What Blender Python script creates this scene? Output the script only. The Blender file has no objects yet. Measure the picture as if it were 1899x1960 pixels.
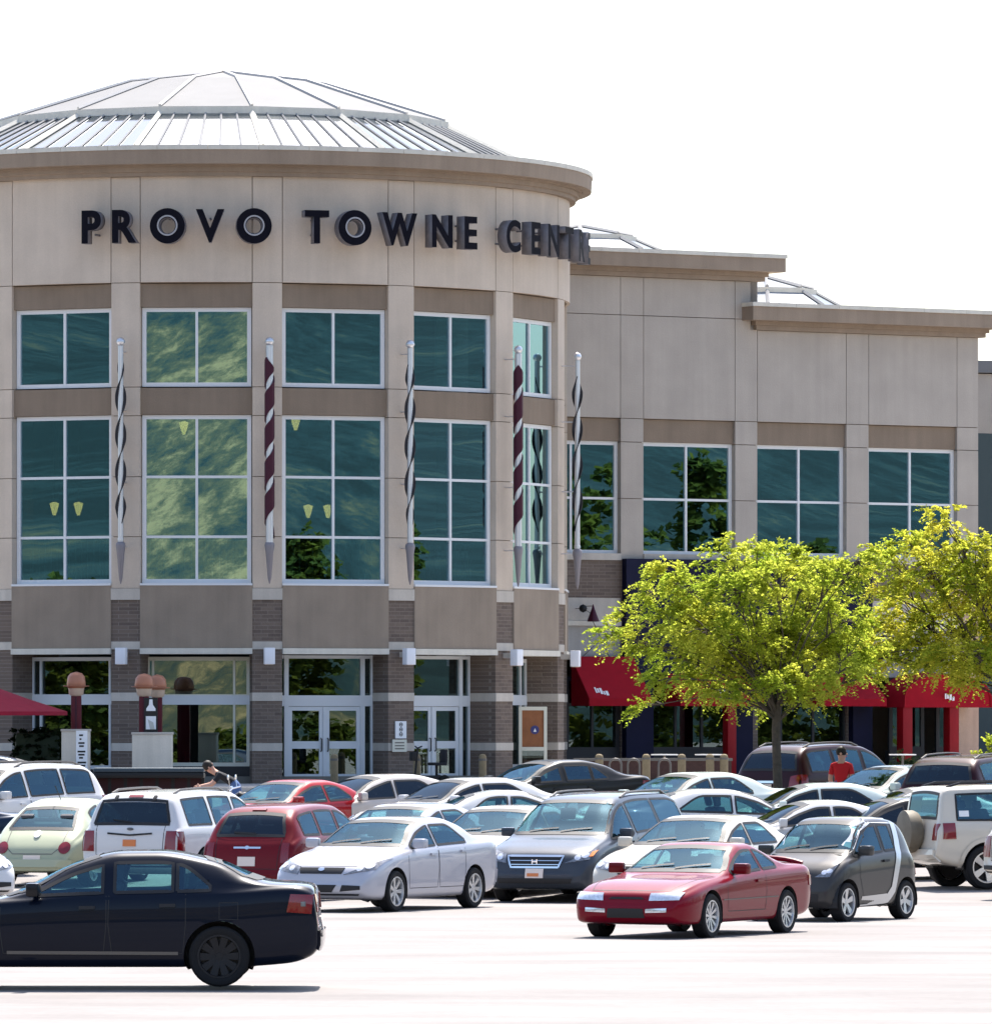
import bpy, bmesh, math, random
import numpy as np
from mathutils import Vector, Matrix, Quaternion
from mathutils.bvhtree import BVHTree

rnd = random.Random(7)
scene = bpy.context.scene
col = scene.collection
R_ = math.radians

# ------------------------------------------------------------------ camera
CAM_Z = 2.92
FOC = 13280 / 1899.0            # focal length in picture widths
cam_d = bpy.data.cameras.new('camera')
cam = bpy.data.objects.new('camera', cam_d)
col.objects.link(cam)
cam.location = (0, 0, CAM_Z)
cam.rotation_euler = (R_(90), 0, 0)
cam_d.sensor_fit = 'HORIZONTAL'
cam_d.sensor_width = 36
cam_d.lens = 36 * FOC
cam_d.shift_y = 405 / 1899.0
cam_d.clip_start = 1.0
cam_d.clip_end = 12000
scene.camera = cam

# ------------------------------------------------------------------ world, sun, exposure
SUN_EL, SUN_AZ = 60.0, 10.0     # azimuth measured from +Y towards +X
world = bpy.data.worlds.new('World')
scene.world = world
world.use_nodes = True
wn = world.node_tree
sky = wn.nodes.new('ShaderNodeTexSky')
sky.sky_type = 'NISHITA'
sky.sun_disc = False
sky.sun_elevation = R_(SUN_EL)
sky.sun_rotation = R_(SUN_AZ)
sky.air_density = 1.0
sky.dust_density = 2.0
sky.ozone_density = 1.0
bg = wn.nodes['Background']
bg.inputs['Strength'].default_value = 0.145
wn.links.new(sky.outputs[0], bg.inputs[0])

sun_d = bpy.data.lights.new('sun', 'SUN')
sun_d.energy = 4.8
sun_d.angle = R_(0.5)
sun_d.color = (1.0, 0.95, 0.88)
sun = bpy.data.objects.new('sun', sun_d)
col.objects.link(sun)
sv = Vector((math.sin(R_(SUN_AZ)) * math.cos(R_(SUN_EL)), math.cos(R_(SUN_AZ)) * math.cos(R_(SUN_EL)), math.sin(R_(SUN_EL))))
sun.rotation_euler = sv.to_track_quat('Z', 'Y').to_euler()
sun.location = (0, 150, 80)

vs = scene.view_settings
vs.view_transform = 'Standard'
vs.look = 'None'
vs.exposure = 1.25
vs.gamma = 1.0

# ------------------------------------------------------------------ materials
MAT = {}


def mat(name, base, rough=0.6, metal=0.0, coat=0.0, spec=0.25, noise=None, bump=None, emit=None, coat_rough=0.03):
    """noise = (scale, amount); bump = (scale, strength)"""
    if name in MAT:
        return MAT[name]
    m = bpy.data.materials.new(name)
    m.use_nodes = True
    nt = m.node_tree
    p = nt.nodes['Principled BSDF']
    p.inputs['Base Color'].default_value = (*base, 1)
    p.inputs['Roughness'].default_value = rough
    p.inputs['Metallic'].default_value = metal
    p.inputs['Specular IOR Level'].default_value = spec
    p.inputs['Coat Weight'].default_value = coat
    p.inputs['Coat Roughness'].default_value = coat_rough
    tc = nt.nodes.new('ShaderNodeTexCoord')
    if noise:
        n = nt.nodes.new('ShaderNodeTexNoise')
        n.inputs['Scale'].default_value = noise[0]
        n.inputs['Detail'].default_value = 6
        n.inputs['Roughness'].default_value = 0.65
        nt.links.new(tc.outputs['Object'], n.inputs['Vector'])
        r = nt.nodes.new('ShaderNodeMapRange')
        r.inputs[1].default_value = 0.25
        r.inputs[2].default_value = 0.75
        r.inputs[3].default_value = 1 - noise[1]
        r.inputs[4].default_value = 1 + noise[1]
        nt.links.new(n.outputs['Fac'], r.inputs[0])
        mx = nt.nodes.new('ShaderNodeVectorMath')
        mx.operation = 'SCALE'
        mx.inputs[0].default_value = base
        nt.links.new(r.outputs[0], mx.inputs['Scale'])
        nt.links.new(mx.outputs[0], p.inputs['Base Color'])
    if bump:
        n2 = nt.nodes.new('ShaderNodeTexNoise')
        n2.inputs['Scale'].default_value = bump[0]
        n2.inputs['Detail'].default_value = 4
        nt.links.new(tc.outputs['Object'], n2.inputs['Vector'])
        b = nt.nodes.new('ShaderNodeBump')
        b.inputs['Strength'].default_value = bump[1]
        b.inputs['Distance'].default_value = 0.02
        nt.links.new(n2.outputs['Fac'], b.inputs['Height'])
        nt.links.new(b.outputs[0], p.inputs['Normal'])
    if emit:
        p.inputs['Emission Color'].default_value = (*emit[:3], 1)
        p.inputs['Emission Strength'].default_value = emit[3]
    MAT[name] = m
    return m


def stucco(name, base, streak=0.10, blotch=0.10):
    """painted render: soft blotches, faint vertical rain streaks, fine grain"""
    m = mat(name, base, 0.85, bump=(22, 0.25))
    nt = m.node_tree
    p = nt.nodes['Principled BSDF']
    tc = nt.nodes.new('ShaderNodeTexCoord')
    outs = []
    for sc, vec, amt in ((0.9, (1, 1, 1), blotch), (1.0, (4.5, 4.5, 0.22), streak), (30, (1, 1, 1), 0.05)):
        mp = nt.nodes.new('ShaderNodeMapping')
        mp.inputs['Scale'].default_value = vec
        nt.links.new(tc.outputs['Object'], mp.inputs[0])
        n = nt.nodes.new('ShaderNodeTexNoise')
        n.inputs['Scale'].default_value = sc
        n.inputs['Detail'].default_value = 5
        nt.links.new(mp.outputs[0], n.inputs['Vector'])
        r = nt.nodes.new('ShaderNodeMapRange')
        r.inputs[1].default_value = 0.3
        r.inputs[2].default_value = 0.7
        r.inputs[3].default_value = 1 - amt
        r.inputs[4].default_value = 1 + amt * 0.6
        nt.links.new(n.outputs['Fac'], r.inputs[0])
        outs.append(r.outputs[0])
    a = nt.nodes.new('ShaderNodeMath'); a.operation = 'MULTIPLY'
    nt.links.new(outs[0], a.inputs[0]); nt.links.new(outs[1], a.inputs[1])
    b = nt.nodes.new('ShaderNodeMath'); b.operation = 'MULTIPLY'
    nt.links.new(a.outputs[0], b.inputs[0]); nt.links.new(outs[2], b.inputs[1])
    s = nt.nodes.new('ShaderNodeVectorMath'); s.operation = 'SCALE'
    s.inputs[0].default_value = base
    nt.links.new(b.outputs[0], s.inputs['Scale'])
    nt.links.new(s.outputs[0], p.inputs['Base Color'])
    return m


def blockwork(name, base, mortar):
    """split-face block courses, too small to pick apart"""
    m = mat(name, base, 0.9)
    nt = m.node_tree
    p = nt.nodes['Principled BSDF']
    tc = nt.nodes.new('ShaderNodeTexCoord')
    sx = nt.nodes.new('ShaderNodeSeparateXYZ')
    nt.links.new(tc.outputs['Object'], sx.inputs[0])
    ad = nt.nodes.new('ShaderNodeMath'); ad.operation = 'ADD'
    nt.links.new(sx.outputs[0], ad.inputs[0]); nt.links.new(sx.outputs[1], ad.inputs[1])
    cb = nt.nodes.new('ShaderNodeCombineXYZ')
    nt.links.new(ad.outputs[0], cb.inputs[0]); nt.links.new(sx.outputs[2], cb.inputs[1])
    br = nt.nodes.new('ShaderNodeTexBrick')
    br.inputs['Scale'].default_value = 1.0
    br.inputs['Brick Width'].default_value = 0.4
    br.inputs['Row Height'].default_value = 0.1
    br.inputs['Mortar Size'].default_value = 0.008
    br.inputs['Color1'].default_value = (*base, 1)
    br.inputs['Color2'].default_value = (base[0] * 0.72, base[1] * 0.72, base[2] * 0.74, 1)
    br.inputs['Mortar'].default_value = (*mortar, 1)
    nt.links.new(cb.outputs[0], br.inputs['Vector'])
    nt.links.new(br.outputs['Color'], p.inputs['Base Color'])
    n2 = nt.nodes.new('ShaderNodeTexNoise'); n2.inputs['Scale'].default_value = 14
    nt.links.new(tc.outputs['Object'], n2.inputs['Vector'])
    b = nt.nodes.new('ShaderNodeBump'); b.inputs['Strength'].default_value = 0.6; b.inputs['Distance'].default_value = 0.03
    nt.links.new(n2.outputs['Fac'], b.inputs['Height'])
    nt.links.new(b.outputs[0], p.inputs['Normal'])
    return m


def glass(name, tint, refl_col, refl=0.4, wave=0.0, wave_scale=0.6, rough=0.0, grow=0.55):
    """thin pane: tinted see-through plus a mirror share that grows at grazing angles"""
    m = bpy.data.materials.new(name)
    m.use_nodes = True
    nt = m.node_tree
    nt.nodes.remove(nt.nodes['Principled BSDF'])
    out = nt.nodes['Material Output']
    t = nt.nodes.new('ShaderNodeBsdfTransparent'); t.inputs[0].default_value = (*tint, 1)
    g = nt.nodes.new('ShaderNodeBsdfGlossy'); g.inputs['Color'].default_value = (*refl_col, 1); g.inputs['Roughness'].default_value = rough
    lw = nt.nodes.new('ShaderNodeLayerWeight'); lw.inputs['Blend'].default_value = 0.28
    mr = nt.nodes.new('ShaderNodeMapRange')
    mr.inputs[3].default_value = refl; mr.inputs[4].default_value = min(1.0, refl + grow)
    nt.links.new(lw.outputs['Fresnel'], mr.inputs[0])
    mx = nt.nodes.new('ShaderNodeMixShader')
    nt.links.new(mr.outputs[0], mx.inputs[0]); nt.links.new(t.outputs[0], mx.inputs[1]); nt.links.new(g.outputs[0], mx.inputs[2])
    nt.links.new(mx.outputs[0], out.inputs[0])
    if wave:
        tc = nt.nodes.new('ShaderNodeTexCoord')
        n = nt.nodes.new('ShaderNodeTexNoise'); n.inputs['Scale'].default_value = wave_scale; n.inputs['Detail'].default_value = 2
        nt.links.new(tc.outputs['Object'], n.inputs['Vector'])
        b = nt.nodes.new('ShaderNodeBump'); b.inputs['Strength'].default_value = 1.0; b.inputs['Distance'].default_value = wave
        nt.links.new(n.outputs['Fac'], b.inputs['Height'])
        nt.links.new(b.outputs[0], g.inputs['Normal'])
    MAT[name] = m
    return m


def paint(name, base, metal=0.0, rough=0.4, ior=None):
    m = mat(name, base, rough, metal * 0.5, coat=1.0, coat_rough=0.035, spec=0.1)
    m.node_tree.nodes['Principled BSDF'].inputs['Coat IOR'].default_value = ior or (1.21 if max(base) < 0.2 else 1.36)
    return m


# ------------------------------------------------------------------ mesh helpers
class MB:
    def __init__(self, M=None):
        self.v = []; self.f = []; self.M = M

    def add(self, vs, fs):
        o = len(self.v)
        if self.M is not None:
            vs = [tuple(self.M @ Vector(p)) for p in vs]
        self.v += [tuple(p) for p in vs]
        self.f += [tuple(i + o for i in f) for f in fs]
        return self

    def box(self, x0, x1, y0, y1, z0, z1, b=0.0):
        if b <= 0:
            vs = [(x, y, z) for x in (x0, x1) for y in (y0, y1) for z in (z0, z1)]
            fs = [(0, 1, 3, 2), (4, 6, 7, 5), (0, 4, 5, 1), (2, 3, 7, 6), (0, 2, 6, 4), (1, 5, 7, 3)]
            return self.add(vs, fs)
        bm = bmesh.new()
        bmesh.ops.create_cube(bm, size=1)
        for v in bm.verts:
            v.co = ((x0 + x1) / 2 + v.co.x * (x1 - x0), (y0 + y1) / 2 + v.co.y * (y1 - y0), (z0 + z1) / 2 + v.co.z * (z1 - z0))
        bmesh.ops.bevel(bm, geom=bm.edges[:], offset=b, segments=2, affect='EDGES', profile=0.6)
        bm.verts.index_update()
        self.add([v.co[:] for v in bm.verts], [tuple(v.index for v in f.verts) for f in bm.faces])
        bm.free()
        return self

    def ring(self, t0, t1, r0, r1, z0, z1, n=6):
        """curved block, angles in degrees, 0 faces -Y"""
        vs = []
        for i in range(n + 1):
            a = R_(t0 + (t1 - t0) * i / n)
            s, c = math.sin(a), -math.cos(a)
            vs += [(r0 * s, r0 * c, z0), (r1 * s, r1 * c, z0), (r1 * s, r1 * c, z1), (r0 * s, r0 * c, z1)]
        fs = []
        for i in range(n):
            o, q = i * 4, i * 4 + 4
            for j in range(4):
                k = (j + 1) % 4
                fs.append((o + j, q + j, q + k, o + k))
        fs.append((0, 1, 2, 3)); e = n * 4; fs.append((e + 3, e + 2, e + 1, e))
        return self.add(vs, fs)

    def prism(self, poly, y0, y1):
        """poly in (x,z), extruded along y"""
        n = len(poly)
        vs = [(p[0], y0, p[1]) for p in poly] + [(p[0], y1, p[1]) for p in poly]
        fs = [tuple(range(n)), tuple(range(2 * n - 1, n - 1, -1))]
        fs += [(i, i + n, (i + 1) % n + n, (i + 1) % n) for i in range(n)]
        return self.add(vs, fs)

    def tube(self, path, r, n=8, cap=True):
        P = [Vector(p) for p in path]
        rs = r if isinstance(r, (list, tuple)) else [r] * len(P)
        vs = []; up = Vector((0, 0, 1))
        prev = None
        for i, p in enumerate(P):
            d = (P[min(i + 1, len(P) - 1)] - P[max(i - 1, 0)]).normalized()
            if prev is None:
                ref = up if abs(d.z) < 0.9 else Vector((1, 0, 0))
                a = d.cross(ref).normalized()
            else:
                a = (prev - d * prev.dot(d)).normalized()
            prev = a
            b = d.cross(a)
            for k in range(n):
                t = 2 * math.pi * k / n
                vs.append(tuple(p + (a * math.cos(t) + b * math.sin(t)) * rs[i]))
        fs = []
        for i in range(len(P) - 1):
            for k in range(n):
                k2 = (k + 1) % n
                fs.append((i * n + k, i * n + k2, (i + 1) * n + k2, (i + 1) * n + k))
        if cap:
            fs.append(tuple(range(n - 1, -1, -1))); o = (len(P) - 1) * n; fs.append(tuple(range(o, o + n)))
        return self.add(vs, fs)

    def lathe(self, prof, n=24, axis='z', c=(0, 0, 0), cap=False):
        """prof = (r, h) list"""
        vs = []
        for r, h in prof:
            for k in range(n):
                t = 2 * math.pi * k / n
                a, b = r * math.cos(t), r * math.sin(t)
                vs.append({'z': (a, b, h), 'y': (a, h, b), 'x': (h, a, b)}[axis])
        vs = [(x + c[0], y + c[1], z + c[2]) for x, y, z in vs]
        fs = []
        for i in range(len(prof) - 1):
            for k in range(n):
                k2 = (k + 1) % n
                fs.append((i * n + k, i * n + k2, (i + 1) * n + k2, (i + 1) * n + k))
        if cap:
            fs.append(tuple(range(n))); o = (len(prof) - 1) * n; fs.append(tuple(range(o, o + n)))
        return self.add(vs, fs)

    def mesh(self, name, smooth=False, fix=True):
        me = bpy.data.meshes.new(name)
        me.from_pydata(self.v, [], self.f)
        if fix:
            bm = bmesh.new(); bm.from_mesh(me)
            bmesh.ops.recalc_face_normals(bm, faces=bm.faces[:])
            bm.to_mesh(me); bm.free()
        if smooth:
            me.shade_smooth()
            if smooth is not True:
                me.set_sharp_from_angle(angle=R_(smooth))
        return me

    def build(self, name, m, parent=None, smooth=False, fix=True):
        return link(name, self.mesh(name, smooth, fix), m, parent)


def link(name, me, m=None, parent=None):
    o = bpy.data.objects.new(name, me)
    col.objects.link(o)
    if m is not None:
        m = MAT[m] if isinstance(m, str) else m
        if len(me.materials) == 0:
            me.materials.append(m)
        elif me.materials[0] is not m:
            o.material_slots[0].link = 'OBJECT'
            o.material_slots[0].material = m
    if parent is not None:
        o.parent = parent
    return o


def tag(o, label=None, cat=None, group=None, kind=None):
    if label: o['label'] = label
    if cat: o['category'] = cat
    if group: o['group'] = group
    if kind: o['kind'] = kind
    return o


def thing(name, label, cat, loc=(0, 0, 0), rz=0.0, group=None):
    o = bpy.data.objects.new(name, None)
    o.empty_display_size = 0.2
    col.objects.link(o)
    o.location = loc
    o.rotation_euler = (0, 0, rz)
    return tag(o, label, cat, group)


def gz(y):
    """height of the car park: level, then a gentle rise to the kerb"""
    if y < 92: return 0.10 * min(1.0, (92 - y) / 14)
    if y < 114: return 0.0
    if y < 172: return 1.2 * (y - 114) / 58
    return 1.2


FP = 13280.0


def gx(px, y):
    """world X of a measured bearing"""
    return (px - 949.5) / FP * y


ZB = 1.32     # pavement level at the building

# colours
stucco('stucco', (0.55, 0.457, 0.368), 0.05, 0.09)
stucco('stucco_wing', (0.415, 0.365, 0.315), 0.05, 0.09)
stucco('stucco_brown', (0.235, 0.178, 0.13), 0.08, 0.12)
stucco('stucco_fascia', (0.29, 0.222, 0.165), 0.09, 0.1)
stucco('stucco_spandrel', (0.275, 0.22, 0.17), 0.07, 0.14)
stucco('stone_band', (0.50, 0.45, 0.39), 0.1, 0.12)
stucco('coping', (0.62, 0.58, 0.50), 0.08, 0.06)
stucco('grey_panel', (0.36, 0.34, 0.315), 0.12, 0.1)
stucco('pink_stucco', (0.52, 0.36, 0.27))
blockwork('block', (0.165, 0.125, 0.10), (0.20, 0.165, 0.14))
mat('white_frame', (0.66, 0.66, 0.66), 0.45)
mat('cream_frame', (0.62, 0.60, 0.50), 0.5)
mat('door_frame', (0.62, 0.64, 0.66), 0.4)
mat('dark_frame', (0.03, 0.03, 0.033), 0.5)
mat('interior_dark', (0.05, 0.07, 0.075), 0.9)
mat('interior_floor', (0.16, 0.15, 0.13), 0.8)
mat('interior_wood', (0.26, 0.10, 0.04), 0.6, noise=(2, 0.25))
mat('brass_glow', (0.8, 0.6, 0.2), 0.4, emit=(1.0, 0.36, 0.09, 3.2))
mat('rail_metal', (0.5, 0.5, 0.46), 0.5)
mat('roof_metal', (0.195, 0.192, 0.19), 0.7, metal=0.0, spec=0.1, noise=(0.6, 0.08))
mat('roof_seam', (0.30, 0.29, 0.28), 0.5)
mat('dome_seam', (0.48, 0.46, 0.44), 0.7)
mat('rooflight_glass', (0.20, 0.225, 0.25), 0.35, noise=(0.5, 0.2))
mat('letter_face', (0.006, 0.0055, 0.010), 0.6, spec=0.06, noise=(6, 0.3))
mat('letter_side', (0.15, 0.14, 0.15), 0.6, noise=(5, 0.3))
mat('letter_trim', (0.33, 0.32, 0.33), 0.4)
mat('silver', (0.66, 0.65, 0.66), 0.32, metal=0.75)
mat('ribbon_black', (0.02, 0.018, 0.022), 0.4)
mat('ribbon_maroon', (0.05, 0.006, 0.018), 0.4)
mat('torch_grey', (0.22, 0.20, 0.21), 0.45, metal=0.2)
mat('lamp_white', (0.75, 0.75, 0.78), 0.4)
mat('navy_wall', (0.003, 0.0035, 0.024), 0.7, noise=(1.5, 0.2))
mat('awning_red', (0.30, 0.001, 0.010), 0.85, noise=(3, 0.15))
mat('awning_white', (0.8, 0.76, 0.76), 0.7)
mat('red_column', (0.26, 0.002, 0.006), 0.5, noise=(3, 0.12))
mat('black', (0.012, 0.012, 0.013), 0.5)
mat('rubber', (0.012, 0.012, 0.013), 0.85, noise=(40, 0.3))
mat('plastic_black', (0.022, 0.022, 0.024), 0.55)
mat('rim_silver', (0.55, 0.56, 0.57), 0.3, metal=0.7)
mat('rim_dark', (0.016, 0.016, 0.018), 0.45, metal=0.2)
mat('chrome', (0.8, 0.8, 0.8), 0.12, metal=1.0)
mat('lamp_clear', (0.17, 0.175, 0.19), 0.15, metal=0.4, coat=1.0, noise=(16, 0.75))
mat('lamp_bulb', (0.72, 0.72, 0.74), 0.15, metal=0.6, coat=1.0, noise=(30, 0.3))
mat('lamp_red', (0.18, 0.002, 0.006), 0.2, coat=1.0)
mat('lamp_amber', (0.65, 0.2, 0.03), 0.2, coat=1.0)
mat('plate', (0.72, 0.62, 0.55), 0.5)
mat('plate_orange', (0.62, 0.20, 0.07), 0.5)
mat('seat_grey', (0.10, 0.10, 0.105), 0.85)
mat('seat_tan', (0.22, 0.19, 0.15), 0.85)
mat('skin', (0.50, 0.28, 0.20), 0.6)
mat('hair', (0.02, 0.014, 0.01), 0.6)
mat('shirt_red', (0.5, 0.015, 0.02), 0.8)
mat('cloth_black', (0.018, 0.018, 0.022), 0.85)
mat('denim', (0.07, 0.12, 0.26), 0.85)
mat('wood_post', (0.20, 0.155, 0.09), 0.8, noise=(6, 0.25))
mat('steel_grey', (0.13, 0.12, 0.11), 0.45, metal=0.4)
mat('maroon_post', (0.10, 0.008, 0.015), 0.45)
mat('copper_globe', (0.40, 0.17, 0.10), 0.35, metal=0.15)
mat('globe_cream', (0.55, 0.42, 0.32), 0.35)
mat('canvas_red', (0.25, 0.01, 0.028), 0.8, noise=(4, 0.15))
stucco('cream_pier', (0.62, 0.56, 0.47), 0.12, 0.1)
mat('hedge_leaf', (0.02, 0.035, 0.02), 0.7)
mat('bark', (0.085, 0.068, 0.052), 0.9, noise=(9, 0.35), bump=(18, 0.8))
mat('maroon_panel', (0.03, 0.005, 0.007), 0.6)
mat('slate_top', (0.045, 0.065, 0.08), 0.5)
mat('brick_red', (0.06, 0.032, 0.027), 0.85, noise=(12, 0.25))
mat('kerb', (0.42, 0.40, 0.37), 0.85, noise=(3, 0.12))
mat('soil', (0.12, 0.085, 0.06), 0.95, noise=(6, 0.3))
mat('sign_white', (0.78, 0.78, 0.78), 0.5)
mat('sign_black', (0.02, 0.02, 0.02), 0.5)
mat('sign_blue', (0.05, 0.05, 0.16), 0.5)
glass('pane', (0.30, 0.50, 0.53), (0.44, 0.72, 0.82), 0.38, wave=0.0004, wave_scale=0.6)
glass('pane_store', (0.27, 0.36, 0.355), (0.6, 0.75, 0.75), 0.2, wave=0.001, wave_scale=0.6)
glass('skylight', (0.42, 0.47, 0.5), (0.80, 0.84, 0.88), 0.42, rough=0.1)
glass('car_glass', (0.42, 0.66, 0.65), (0.45, 0.76, 0.98), 0.09, grow=0.42)
glass('car_glass_dark', (0.06, 0.07, 0.08), (0.6, 0.75, 0.9), 0.05, grow=0.4)
# ------------------------------------------------------------------ ground
def lot_material():
    m = mat('asphalt_pale', (0.228, 0.209, 0.198), 0.9)
    nt = m.node_tree
    p = nt.nodes['Principled BSDF']
    tc = nt.nodes.new('ShaderNodeTexCoord')
    fac = []
    for vec, sc, lo, hi in (((0.07, 0.42, 1), 1.0, 0.82, 1.09), ((0.35, 0.5, 1), 1.0, 0.84, 1.07), ((1, 1, 1), 9.0, 0.93, 1.05)):
        mp = nt.nodes.new('ShaderNodeMapping'); mp.inputs['Scale'].default_value = vec
        nt.links.new(tc.outputs['Object'], mp.inputs[0])
        n = nt.nodes.new('ShaderNodeTexNoise'); n.inputs['Scale'].default_value = sc; n.inputs['Detail'].default_value = 6
        nt.links.new(mp.outputs[0], n.inputs['Vector'])
        r = nt.nodes.new('ShaderNodeMapRange')
        r.inputs[1].default_value = 0.3; r.inputs[2].default_value = 0.7
        r.inputs[3].default_value = lo; r.inputs[4].default_value = hi
        nt.links.new(n.outputs['Fac'], r.inputs[0]); fac.append(r.outputs[0])
    a = nt.nodes.new('ShaderNodeMath'); a.operation = 'MULTIPLY'
    nt.links.new(fac[0], a.inputs[0]); nt.links.new(fac[1], a.inputs[1])
    b = nt.nodes.new('ShaderNodeMath'); b.operation = 'MULTIPLY'
    nt.links.new(a.outputs[0], b.inputs[0]); nt.links.new(fac[2], b.inputs[1])
    s = nt.nodes.new('ShaderNodeVectorMath'); s.operation = 'SCALE'; s.inputs[0].default_value = (0.228, 0.209, 0.198)
    nt.links.new(b.outputs[0], s.inputs['Scale']); nt.links.new(s.outputs[0], p.inputs['Base Color'])


lot_material()
ys = [-4200, -600, -150, 0, 60, 90, 114, 128, 143, 158, 172, 240, 600, 4200]
xs = [-4200, -600, -120, -40, 0, 40, 120, 600, 4200]
gv = [(x, y, gz(y)) for y in ys for x in xs]
nx = len(xs)
gf = [(j * nx + i, j * nx + i + 1, (j + 1) * nx + i + 1, (j + 1) * nx + i) for j in range(len(ys) - 1) for i in range(nx - 1)]
g = MB(); g.v = gv; g.f = gf
tag(g.build('car_park', 'asphalt_pale'), kind='structure')
pv = MB(); pv.box(-60, 70, 174, 236, 1.0, ZB - 0.005)
mat('pavement', (0.36, 0.335, 0.31), 0.9, noise=(1.2, 0.12))
tag(pv.build('pavement', 'pavement'), kind='structure')
kb = MB(); kb.box(-60, 70, 173.8, 174.0, 1.0, ZB)
tag(kb.build('kerb', 'kerb'), kind='structure')


def hill_material():
    m = mat('hillside', (0.1, 0.1, 0.04), 0.95)
    nt = m.node_tree; p = nt.nodes['Principled BSDF']
    tc = nt.nodes.new('ShaderNodeTexCoord')
    n = nt.nodes.new('ShaderNodeTexNoise'); n.inputs['Scale'].default_value = 0.10; n.inputs['Detail'].default_value = 10; n.inputs['Roughness'].default_value = 0.78
    s0 = nt.nodes.new('ShaderNodeSeparateXYZ'); nt.links.new(tc.outputs['Object'], s0.inputs[0])
    c0 = nt.nodes.new('ShaderNodeCombineXYZ')
    y7 = nt.nodes.new('ShaderNodeMath'); y7.operation = 'MULTIPLY_ADD'; y7.inputs[1].default_value = 0.25
    nt.links.new(s0.outputs[1], y7.inputs[0]); nt.links.new(s0.outputs[0], y7.inputs[2])
    z7 = nt.nodes.new('ShaderNodeMath'); z7.operation = 'MULTIPLY'; z7.inputs[1].default_value = 1.3; nt.links.new(s0.outputs[2], z7.inputs[0])
    nt.links.new(y7.outputs[0], c0.inputs[0]); nt.links.new(z7.outputs[0], c0.inputs[1])
    nt.links.new(c0.outputs[0], n.inputs['Vector'])
    # forest grows on the flanks, dry grass on the middle slope
    sx = nt.nodes.new('ShaderNodeSeparateXYZ'); nt.links.new(tc.outputs['Object'], sx.inputs[0])
    ab = nt.nodes.new('ShaderNodeMath'); ab.operation = 'ABSOLUTE'; nt.links.new(sx.outputs[0], ab.inputs[0])
    mr = nt.nodes.new('ShaderNodeMapRange'); mr.inputs[1].default_value = 250; mr.inputs[2].default_value = 620; mr.inputs[3].default_value = 0.06; mr.inputs[4].default_value = -0.10
    nt.links.new(ab.outputs[0], mr.inputs[0])
    ad = nt.nodes.new('ShaderNodeMath'); ad.operation = 'ADD'; nt.links.new(n.outputs['Fac'], ad.inputs[0]); nt.links.new(mr.outputs[0], ad.inputs[1])
    cr = nt.nodes.new('ShaderNodeValToRGB')
    e = cr.color_ramp.elements
    e[0].position = 0.36; e[0].color = (0.009, 0.022, 0.022, 1)
    e[1].position = 0.66; e[1].color = (0.30, 0.225, 0.11, 1)
    k2 = cr.color_ramp.elements.new(0.46); k2.color = (0.019, 0.042, 0.043, 1)
    k = cr.color_ramp.elements.new(0.56); k.color = (0.085, 0.085, 0.05, 1)
    nt.links.new(ad.outputs[0], cr.inputs[0]); nt.links.new(cr.outputs[0], p.inputs['Base Color'])


hill_material()
hv = []; hf = []
NA, NR = 90, 16
for j in range(NR + 1):
    rr = 650 + 1500 * j / NR
    for i in range(NA + 1):
        a = -125 + 250 * i / NA
        aa = abs(a)
        peak = 210 if aa < 58 else 210 - 112 * min(1, (aa - 58) / 26)
        if aa > 96: peak = 98 - 70 * min(1, (aa - 96) / 14)
        h = peak * math.sin(min(1, j / (NR * 0.75)) * math.pi / 2) * (1 + 0.16 * math.sin(a * 0.21 + j * 0.9) + 0.1 * math.sin(a * 0.53 + 2 * j))
        if j == 0: h = -6
        hv.append((rr * math.sin(R_(a)), 150 - rr * math.cos(R_(a)), h))
for j in range(NR):
    for i in range(NA):
        o = j * (NA + 1) + i
        hf.append((o, o + 1, o + NA + 2, o + NA + 1))
hb = MB(); hb.v = hv; hb.f = hf
tag(hb.build('hills', 'hillside', smooth=True), kind='structure')

# ------------------------------------------------------------------ the rotunda
RR = 9.7
RC = Vector((-7.63, 194.1, ZB))
rot = thing('rotunda', 'round beige entrance hall with tall green windows, brown cornice and shallow dome', 'building', RC)


def Zr(y): return 1.6 + (1385 - y) * 0.01389


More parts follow.
